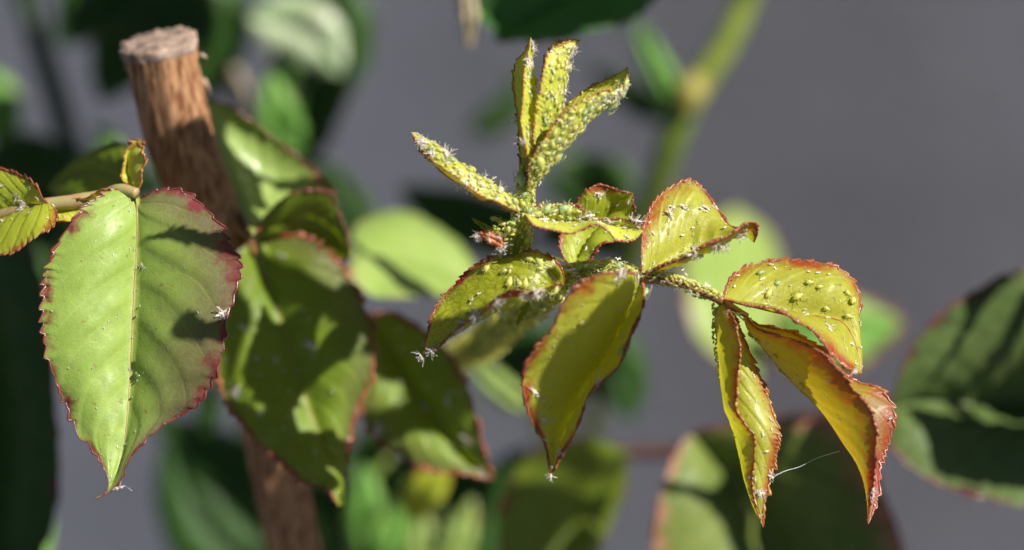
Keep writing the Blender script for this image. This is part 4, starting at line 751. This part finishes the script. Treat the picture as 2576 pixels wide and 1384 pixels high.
on_leaf('J', 7, .10, .14, .12, .45, .2, .75, "{c} aphid on the broad arching leaflet")
on_leaf('N', 8, .07, .11, .30, .52, .02, .4, "small {c} aphid on the long drooping leaflet")
on_leaf('K', 7, .07, .11, .40, .52, .02, .45, "small {c} aphid on the twisted hanging leaflet")
UPS = [(1326, 415, .1), (1324, 460, .1), (1319, 510, .1), (1311, 570, .2), (1301, 620, .35), (1296, 655, .5)]
on_path(UPS, 52, .10, .17, [.07, .11, .15], "small {c} aphid in the crowd round the upright stem", arc=(20, 340))
on_path([(1300, 570, .1), (1270, 575, .1), (1240, 565, .2)], 14, .11, .16, .07, "{c} aphid above the orange stipule", arc=(0, 180))
on_path([(1400, 705, .7), (1440, 690, .7), (1500, 680, .5), (1570, 690, .3), (1610, 700, .1)], 38, .11, .18, .10, "{c} aphid packed along the left-hand leaf stalk", arc=(-10, 190))
on_path([(1622, 704, .05), (1660, 708, 0), (1710, 720, 0), (1760, 740, 0), (1800, 755, 0)], 30, .10, .18, [.07, .09, .08], "{c} aphid on the brown rachis between the right-hand leaflets", arc=(-70, 30))
on_path([(1640, 695, .05), (1700, 705, 0), (1740, 718, 0)], 7, .10, .14, .06, "{c} aphid on the brown rachis between the right-hand leaflets", arc=(150, 200))
on_path([(1625, 700, .0), (1680, 672, -.1), (1740, 645, -.2)], 12, .09, .13, .04, "{c} aphid under the fold of the shell-shaped leaflet", arc=(-60, 20))
on_path([(1398, 715, .8), (1370, 742, 1.7), (1320, 780, 3.0)], 30, .12, .19, .15, "{c} aphid on the shaded stem under the net-veined leaflet", arc=(0, 360))
crowd = []
on_path([(1340, 767, 2.5), (1290, 805, 3.9), (1240, 845, 5.2), (1180, 885, 7), (1120, 905, 8.5)], 130, .13, .22, [.16, .21, .22, .2], "", fn=crowd, arc=(0, 360))
parts = []
for p, nn, sz, ang in crowd:
    me, V, F, mi = AT[rnd.randrange(6)]; m = Matrix.Translation(p) @ frame(nn, ang=ang) @ Matrix.Scale(sz, 4); Vn = [m @ Vector(v) for v in V]
    parts.append((Vn, F, 0))
V, F, mi = merge(parts); o = mesh('aphid_mass', V, F, M['aph3'], crowd[0][0], None); tag(o, "blurred mass of yellow-green aphids coating the stem that recedes to the lower left", "aphids", None, 'stuff')

# cast skins
for x, y, n, r, s, lab in [(1352, 112, 5, 12, .15, "white cast skin in the tuft at the tip of the left upright leaflet"), (1330, 158, 3, 10, .14, "white cast skin below the tip of the left upright leaflet"),
        (1445, 128, 5, 12, .13, "white cast skin in the tuft at the tip of the middle upright leaflet"), (1436, 168, 1, 2, .14, "single white cast skin on the right edge of the middle upright leaflet"),
        (1428, 226, 2, 6, .13, "white cast skin between the middle and right upright leaflets"), (1345, 243, 2, 5, .13, "white cast skin between the left and middle upright leaflets"),
        (1300, 300, 3, 8, .14, "dull cast skin on the outer edge of the left upright leaflet"), (1316, 355, 3, 8, .14, "dull cast skin at the foot of the left upright leaflet"),
        (1548, 240, 5, 13, .17, "whitish cast skin hanging under the tip of the right upright leaflet"), (1570, 215, 2, 8, .12, "whitish cast skin hanging under the tip of the right upright leaflet"),
        (1065, 358, 6, 14, .14, "white cast skin near the tip of the left-pointing leaflet"), (1118, 385, 5, 14, .15, "white cast skin on the back of the left-pointing leaflet"), (1085, 385, 3, 8, .12, "white cast skin near the tip of the left-pointing leaflet"),
        (1228, 448, 3, 7, .15, "pale cast skin standing on the left-pointing leaflet"), (1258, 474, 3, 7, .13, "pale cast skin standing on the left-pointing leaflet"), (1160, 462, 5, 12, .13, "pale cast skin on the lower rim of the left-pointing leaflet"),
        (1176, 494, 2, 5, .17, "cast skin dangling below the left-pointing leaflet"), (1204, 600, 8, 9, .11, "pinkish cast skin on the orange stipule"), (1262, 632, 6, 12, .14, "pinkish cast skin between the orange stipule and the net-veined leaflet"),
        (1372, 553, 2, 5, .14, "white cast skin on the leaflet pointing right"), (1463, 553, 3, 7, .13, "white cast skin on the leaflet pointing right"), (1486, 541, 2, 5, .14, "white cast skin on the leaflet pointing right"), (1530, 556, 3, 9, .12, "white cast skin on the leaflet pointing right"),
        (1330, 530, 2, 5, .13, "white cast skin where the right-pointing leaflet joins the stem"), (1503, 490, 3, 10, .12, "blurred white cast skin on the small leaflet behind"), (1602, 543, 4, 8, .14, "blurred pinkish cast skin right of the small leaflet behind"),
        (1682, 462, 2, 4, .18, "cast skin standing on the top left rim of the shell-shaped leaflet"), (1690, 522, 1, 1, .15, "left one of three white skins on the shell-shaped leaflet"), (1722, 524, 1, 1, .15, "middle one of three white skins on the shell-shaped leaflet"), (1775, 526, 1, 1, .15, "right one of three white skins on the shell-shaped leaflet"),
        (1806, 622, 8, 15, .13, "white cast skin in the clump under the shell-shaped leaflet"), (1838, 632, 2, 5, .16, "white cast skin hanging near the curled tip of the shell-shaped leaflet"), (1868, 590, 6, 14, .14, "white cast skin in the curled tip of the shell-shaped leaflet"), (1745, 640, 8, 25, .12, "white cast skin in the clump under the shell-shaped leaflet"),
        (1350, 736, 6, 16, .13, "white cast skin under the red fold of the net-veined leaflet"), (1320, 740, 4, 12, .13, "white cast skin under the red fold of the net-veined leaflet"), (1250, 762, 5, 12, .14, "white cast skin under the red fold of the net-veined leaflet"), (1200, 800, 4, 14, .13, "white cast skin on the lower edge of the net-veined leaflet"), (1150, 835, 3, 12, .12, "white cast skin on the lower edge of the net-veined leaflet"),
        (1188, 783, 1, 2, .11, "small white skin on the shaded half of the net-veined leaflet"), (1160, 812, 1, 2, .13, "pale skin on the shaded tip half of the net-veined leaflet"), (1082, 884, 4, 9, .12, "whitish cast skin at the tip of the net-veined leaflet"),
        (1563, 690, 3, 6, .17, "large whitish skin at the top of the drooping channel-shaped leaflet"), (1600, 700, 3, 8, .13, "whitish skin at the stalk of the drooping channel-shaped leaflet"), (1342, 985, 1, 2, .14, "bluish white skin on the left edge of the drooping channel-shaped leaflet"), (1370, 1052, 1, 2, .13, "bluish white skin low on the drooping channel-shaped leaflet"),
        (1510, 962, 2, 5, .13, "thin skin poking from the right rim of the channel-shaped leaflet"), (1483, 1018, 1, 2, .12, "skin poking from the lower right rim of the channel-shaped leaflet"), (1365, 1108, 3, 14, .10, "shrivelled skin on the lower left rim of the channel-shaped leaflet"), (1410, 1140, 2, 8, .10, "shrivelled skin on the lower right rim of the channel-shaped leaflet"), (1383, 1200, 2, 4, .11, "skin stuck to the very tip of the channel-shaped leaflet"),
        (2083, 822, 1, 2, .13, "white skin on the hanging tip flap of the broad arching leaflet"), (2150, 930, 4, 9, .09, "bristly skin at the very tip of the broad arching leaflet"), (1858, 805, 2, 6, .16, "white skin where the hanging leaflets meet"), (1912, 1235, 4, 14, .13, "white skin near the tip of the twisted hanging leaflet"), (1935, 1200, 2, 8, .13, "white skin on the right edge of the twisted hanging leaflet"),
        (2192, 1240, 3, 12, .11, "white skin near the tip of the long drooping leaflet"), (305, 1242, 1, 1, .24, "white cast skin dangling by its legs from the tip of the big leaflet"), (358, 668, 1, 1, .12, "white cast skin beside the midrib of the big leaflet"), (556, 792, 2, 5, .16, "whitish skin on the purple right edge of the big leaflet"),
        (60, 515, 7, 28, .10, "yellowish skin in the row along the midrib of the leaflet at the left edge"), (1000, 1150, 5, 14, .16, "blurred pinkish skin under the lower edge of the shaded leaflet"), (945, 1085, 5, 14, .16, "blurred pinkish skin on the lower left edge of the shaded leaflet"), (1213, 1185, 4, 10, .18, "blurred pinkish skin at the tip of the shaded leaflet"),
        (1125, 1010, 1, 1, .18, "blurred skin on the middle of the shaded leaflet"), (1065, 1025, 1, 1, .17, "blurred yellowish skin on the middle of the shaded leaflet"), (1172, 1100, 1, 1, .18, "blurred skin beside the red rim of the shaded leaflet"), (718, 648, 1, 1, .16, "blurred whitish skin on the sunlit top of the large ovate leaflet"), (780, 868, 2, 12, .17, "bluish skin in the shadow on the large ovate leaflet"), (608, 825, 1, 1, .16, "blurred yellow-green skin on the shaded half of the large ovate leaflet"),
        (692, 905, 1, 1, .15, "dim skin in the shadow left of the midrib of the large ovate leaflet"), (592, 982, 3, 9, .16, "pinkish skin on the left rim of the large ovate leaflet"), (655, 1040, 1, 2, .14, "pale skin low on the left side of the large ovate leaflet")]:
    for k in range(n):
        a_ = rnd.uniform(0, 6.28); q = rnd.uniform(.1, 1) * r if n > 1 else 0; skin(x + q * math.cos(a_), y + q * math.sin(a_), s * rnd.uniform(.8, 1.15), lab)
on_leaf('C', 16, .07, .11, .55, .98, .4, .97, "white cast skin among the aphids on the right upright leaflet", 's')
on_leaf('B', 7, .07, .11, .05, .4, .5, .9, "white cast skin among the aphids on the middle upright leaflet", 's')
on_leaf('D', 12, .06, .10, .02, .2, .15, .9, "tiny white skin along the red rim of the left-pointing leaflet", 's')
on_leaf('A', 8, .06, .09, .02, .2, .2, .9, "tiny white skin along the rim of the left upright leaflet", 's')

# honeydew drops: one object per leaf, far too many and too small to count
def dew(key, n, s0, s1, v0=.03, v1=.97, spots=()):
    h = HOSTS[key]; rows = h['rows']; parts = []; ico = None
    def put(p, nn, r):
        m = frame(nn, ang=rnd.uniform(0, 6)); V = []; F = []
        for i in range(4):
            ph = i * math.pi / 2 / 3.6
            for j in range(8): V.append(m @ Vector((r * math.cos(ph) * math.cos(j * math.pi / 4), r * math.cos(ph) * math.sin(j * math.pi / 4), r * .7 * math.sin(ph))) + p)
        V.append(p + nn * r * .7)
        for i in range(3):
            for j in range(8): F.append((i * 8 + j, i * 8 + (j + 1) % 8, (i + 1) * 8 + (j + 1) % 8, (i + 1) * 8 + j))
        for j in range(8): F.append((24 + j, 24 + (j + 1) % 8, 32))
        parts.append((V, F, 0))
    for _ in range(n):
        k = rnd.choice([0, 1, 2, len(rows) - 3, len(rows) - 2]) if rnd.random() < .5 else rnd.randrange(len(rows) - 1); i = rnd.randrange(3, h['nu'] - 3)
        a = Vector(rows[k][0][i]); b = Vector(rows[k + 1][0][i]); tu = Vector(rows[k][0][i + 1] - rows[k][0][i]); nn = (b - a).cross(tu)
        if nn.length < 1e-9: continue
        nn.normalize(); nn = -nn if nn.dot((a - CAMPOS)) > 0 else nn; put(a.lerp(b, rnd.random()), nn, rnd.uniform(s0, s1))
    for x, y, r in spots:
        q = hit(x, y)
        if q: put(q[0], q[1], r)
    V, F, _ = merge(parts); o = mesh('honeydew', V, F, M['dew'], V[0], None)
    p = h['o']; o.parent = p; w0 = Vector(V[0]); po = Vector((0, 0, 0)); qn = p
    while qn is not None: po = po + qn.location; qn = qn.parent
    o.location = w0 - po; o['kind'] = 'stuff'
dew('L1', 60, .006, .013, spots=[(338, 540, .016), (338, 597, .022), (338, 628, .03), (336, 735, .02), (332, 1000, .02), (297, 790, .02), (296, 800, .02), (326, 930, .03), (343, 940, .035), (348, 946, .03), (345, 958, .025), (232, 927, .02), (172, 927, .02), (332, 850, .02)])
dew('L0', 30, .01, .02); dew('L2', 25, .015, .03, spots=[(602, 632, .05), (640, 900, .03), (700, 640, .04), (835, 985, .04)]); dew('L6', 30, .015, .035)
for kk, nn_ in (('I', 70), ('G', 80), ('J', 80), ('K', 80), ('N', 80), ('H', 40), ('F', 30), ('E', 30), ('C', 30)): dew(kk, nn_, .008, .024)
W_ = tube('silk_thread', [(1934, 1206, .1), (1975, 1185, .2), (2010, 1175, .3), (2050, 1155, .3), (2112, 1135, .4)], .003, M['silk'], None, 20, 5); tag(W_, "thin silk thread strung between the two hanging leaflets", "silk thread")

# nymphs too small to count, and flakes of cast skin strewn over the leaves
NYB = merge([(*blob(0, [(-.5, .03, .16), (-.3, .22, .19), (0, .27, .2), (.3, .16, .18), (.5, .03, .15)], 5), 0)] + [(*stick([(.1, sy * .1, .1), (.1 + dx, sy * .5, .25)], .03, .012), 0) for sy in (-1, 1) for dx in (.3, -.3)])
def crust(lst, name, mats, lab, cat, flake=False):
    parts = []
    for p, nn, sz, ang in lst:
        m = Matrix.Translation(p) @ frame(nn, ang=ang) @ Matrix.Rotation(rnd.uniform(-.6, .6), 4, 'X') @ Matrix.Scale(sz, 4)
        if flake:
            n_ = 4; V = []
            for i in range(n_ + 1):
                x = i / n_ - .5; wd = .16 * (1 - (2 * x) ** 2) + .03; zz = rnd.uniform(.05, .5); yy = rnd.uniform(-.15, .15); V += [(x, yy - wd, zz + rnd.uniform(-.1, .1)), (x, yy, zz + .14), (x, yy + wd, zz + rnd.uniform(-.1, .1))]
            F = [(3 * i + j, 3 * i + j + 1, 3 * i + j + 4, 3 * i + j + 3) for i in range(n_) for j in range(2)]
            for _ in range(2):
                sv, sf = stick([(rnd.uniform(-.3, .3), 0, .2), (rnd.uniform(-.6, .6), rnd.uniform(-.6, .6), rnd.uniform(.2, .9))], .03, .012); b_ = len(V); V += [tuple(q) for q in sv]; F += [tuple(i + b_ for i in q) for q in sf]
            parts.append(([m @ Vector(v) for v in V], F, 0))
        else: parts.append(([m @ Vector(v) for v in NYB[0]], NYB[1], rnd.randrange(len(mats))))
    V, F, mi = merge(parts); o = mesh(name, V, F, [M[q] for q in mats], lst[0][0], None, mi=mi); return tag(o, lab, cat, None, 'stuff')
ny = []
on_leaf('C', 150, .05, .085, .5, 1., .03, .97, '', ny, True); on_leaf('B', 90, .045, .075, .0, .5, .03, .9, '', ny, True); on_leaf('A', 70, .045, .075, .0, .6, .03, .9, '', ny, True)
on_leaf('D', 90, .045, .08, .0, .7, .03, .95, '', ny, True); on_leaf('E', 70, .05, .09, .0, .45, .02, .8, '', ny, True); on_leaf('C', 60, .05, .08, .0, .5, .03, .9, '', ny, True)
on_path(UPS, 170, .05, .10, [.10, .15, .20], '', ny, (0, 360)); on_path([(1300, 570, .1), (1270, 585, .1), (1235, 570, .2)], 26, .05, .10, .12, '', ny, (0, 360))
on_path([(1300, 640, .3), (1315, 660, .5), (1330, 650, .5)], 50, .06, .1, .18, '', ny, (0, 360))
on_path([(1400, 705, .7), (1440, 690, .7), (1500, 680, .5), (1570, 690, .3), (1612, 702, .1)], 150, .05, .10, [.16, .13, .13, .12], '', ny, (0, 360))
on_path([(1615, 704, .05), (1660, 708, 0), (1710, 720, 0), (1760, 740, 0), (1812, 760, 0)], 130, .05, .10, [.07, .13, .13, .09], '', ny, (-110, 70))
on_path([(1622, 700, .0), (1680, 675, -.1), (1740, 648, -.2)], 60, .05, .09, .08, '', ny, (-90, 20))
on_path([(1800, 765, .3), (1803, 860, .35), (1813, 930, .35), (1826, 1000, .3)], 50, .05, .09, .04, '', ny, (90, 260))
on_path([(1872, 800, .3), (1914, 868, .6), (1950, 914, .65), (1994, 962, .65), (2045, 1012, .55)], 60, .05, .09, .04, '', ny, (-90, 90))
on_path([(1400, 715, .8), (1370, 745, 1.8), (1310, 790, 3.4), (1240, 845, 5.2), (1180, 885, 7)], 260, .06, .12, [.2, .24, .28, .3, .26], '', ny, (0, 360))
crust(ny, 'nymph_crust', ['aph1', 'aph3', 'aph3'], "crust of tiny yellow-green nymphs over the stems and folded leaflets", "nymphs")
fl = []
for key, n_, a_, b_ in (('A', 34, 0, .6), ('B', 46, 0, .5), ('C', 76, .5, 1), ('D', 60, 0, .6), ('E', 60, 0, 1), ('G', 34, 0, 1), ('H', 40, .3, 1), ('I', 22, 0, 1), ('J', 26, 0, 1), ('K', 26, 0, 1), ('N', 26, 0, 1), ('F', 14, 0, 1), ('L0', 20, 0, 1), ('L6', 26, 0, 1), ('ST', 5, 0, 1)):
    on_leaf(key, n_, .04, .09, a_, b_, .03, .97, '', fl)
on_leaf('L1', 34, .02, .05, 0, 1, .05, .97, '', fl); on_leaf('L2', 30, .03, .07, 0, 1, .05, .97, '', fl)
on_path([(1400, 700, .7), (1500, 676, .5), (1610, 695, .1)], 30, .06, .10, .14, '', fl, (0, 180)); on_path([(1640, 695, .05), (1700, 700, 0), (1770, 738, 0)], 24, .06, .10, .12, '', fl, (0, 180))
on_path(UPS, 30, .06, .10, .16, '', fl, (0, 360))
crust(fl, 'skin_flakes', ['skin'], "flakes of whitish cast skin strewn over leaflets and stems", "skin flakes", True)
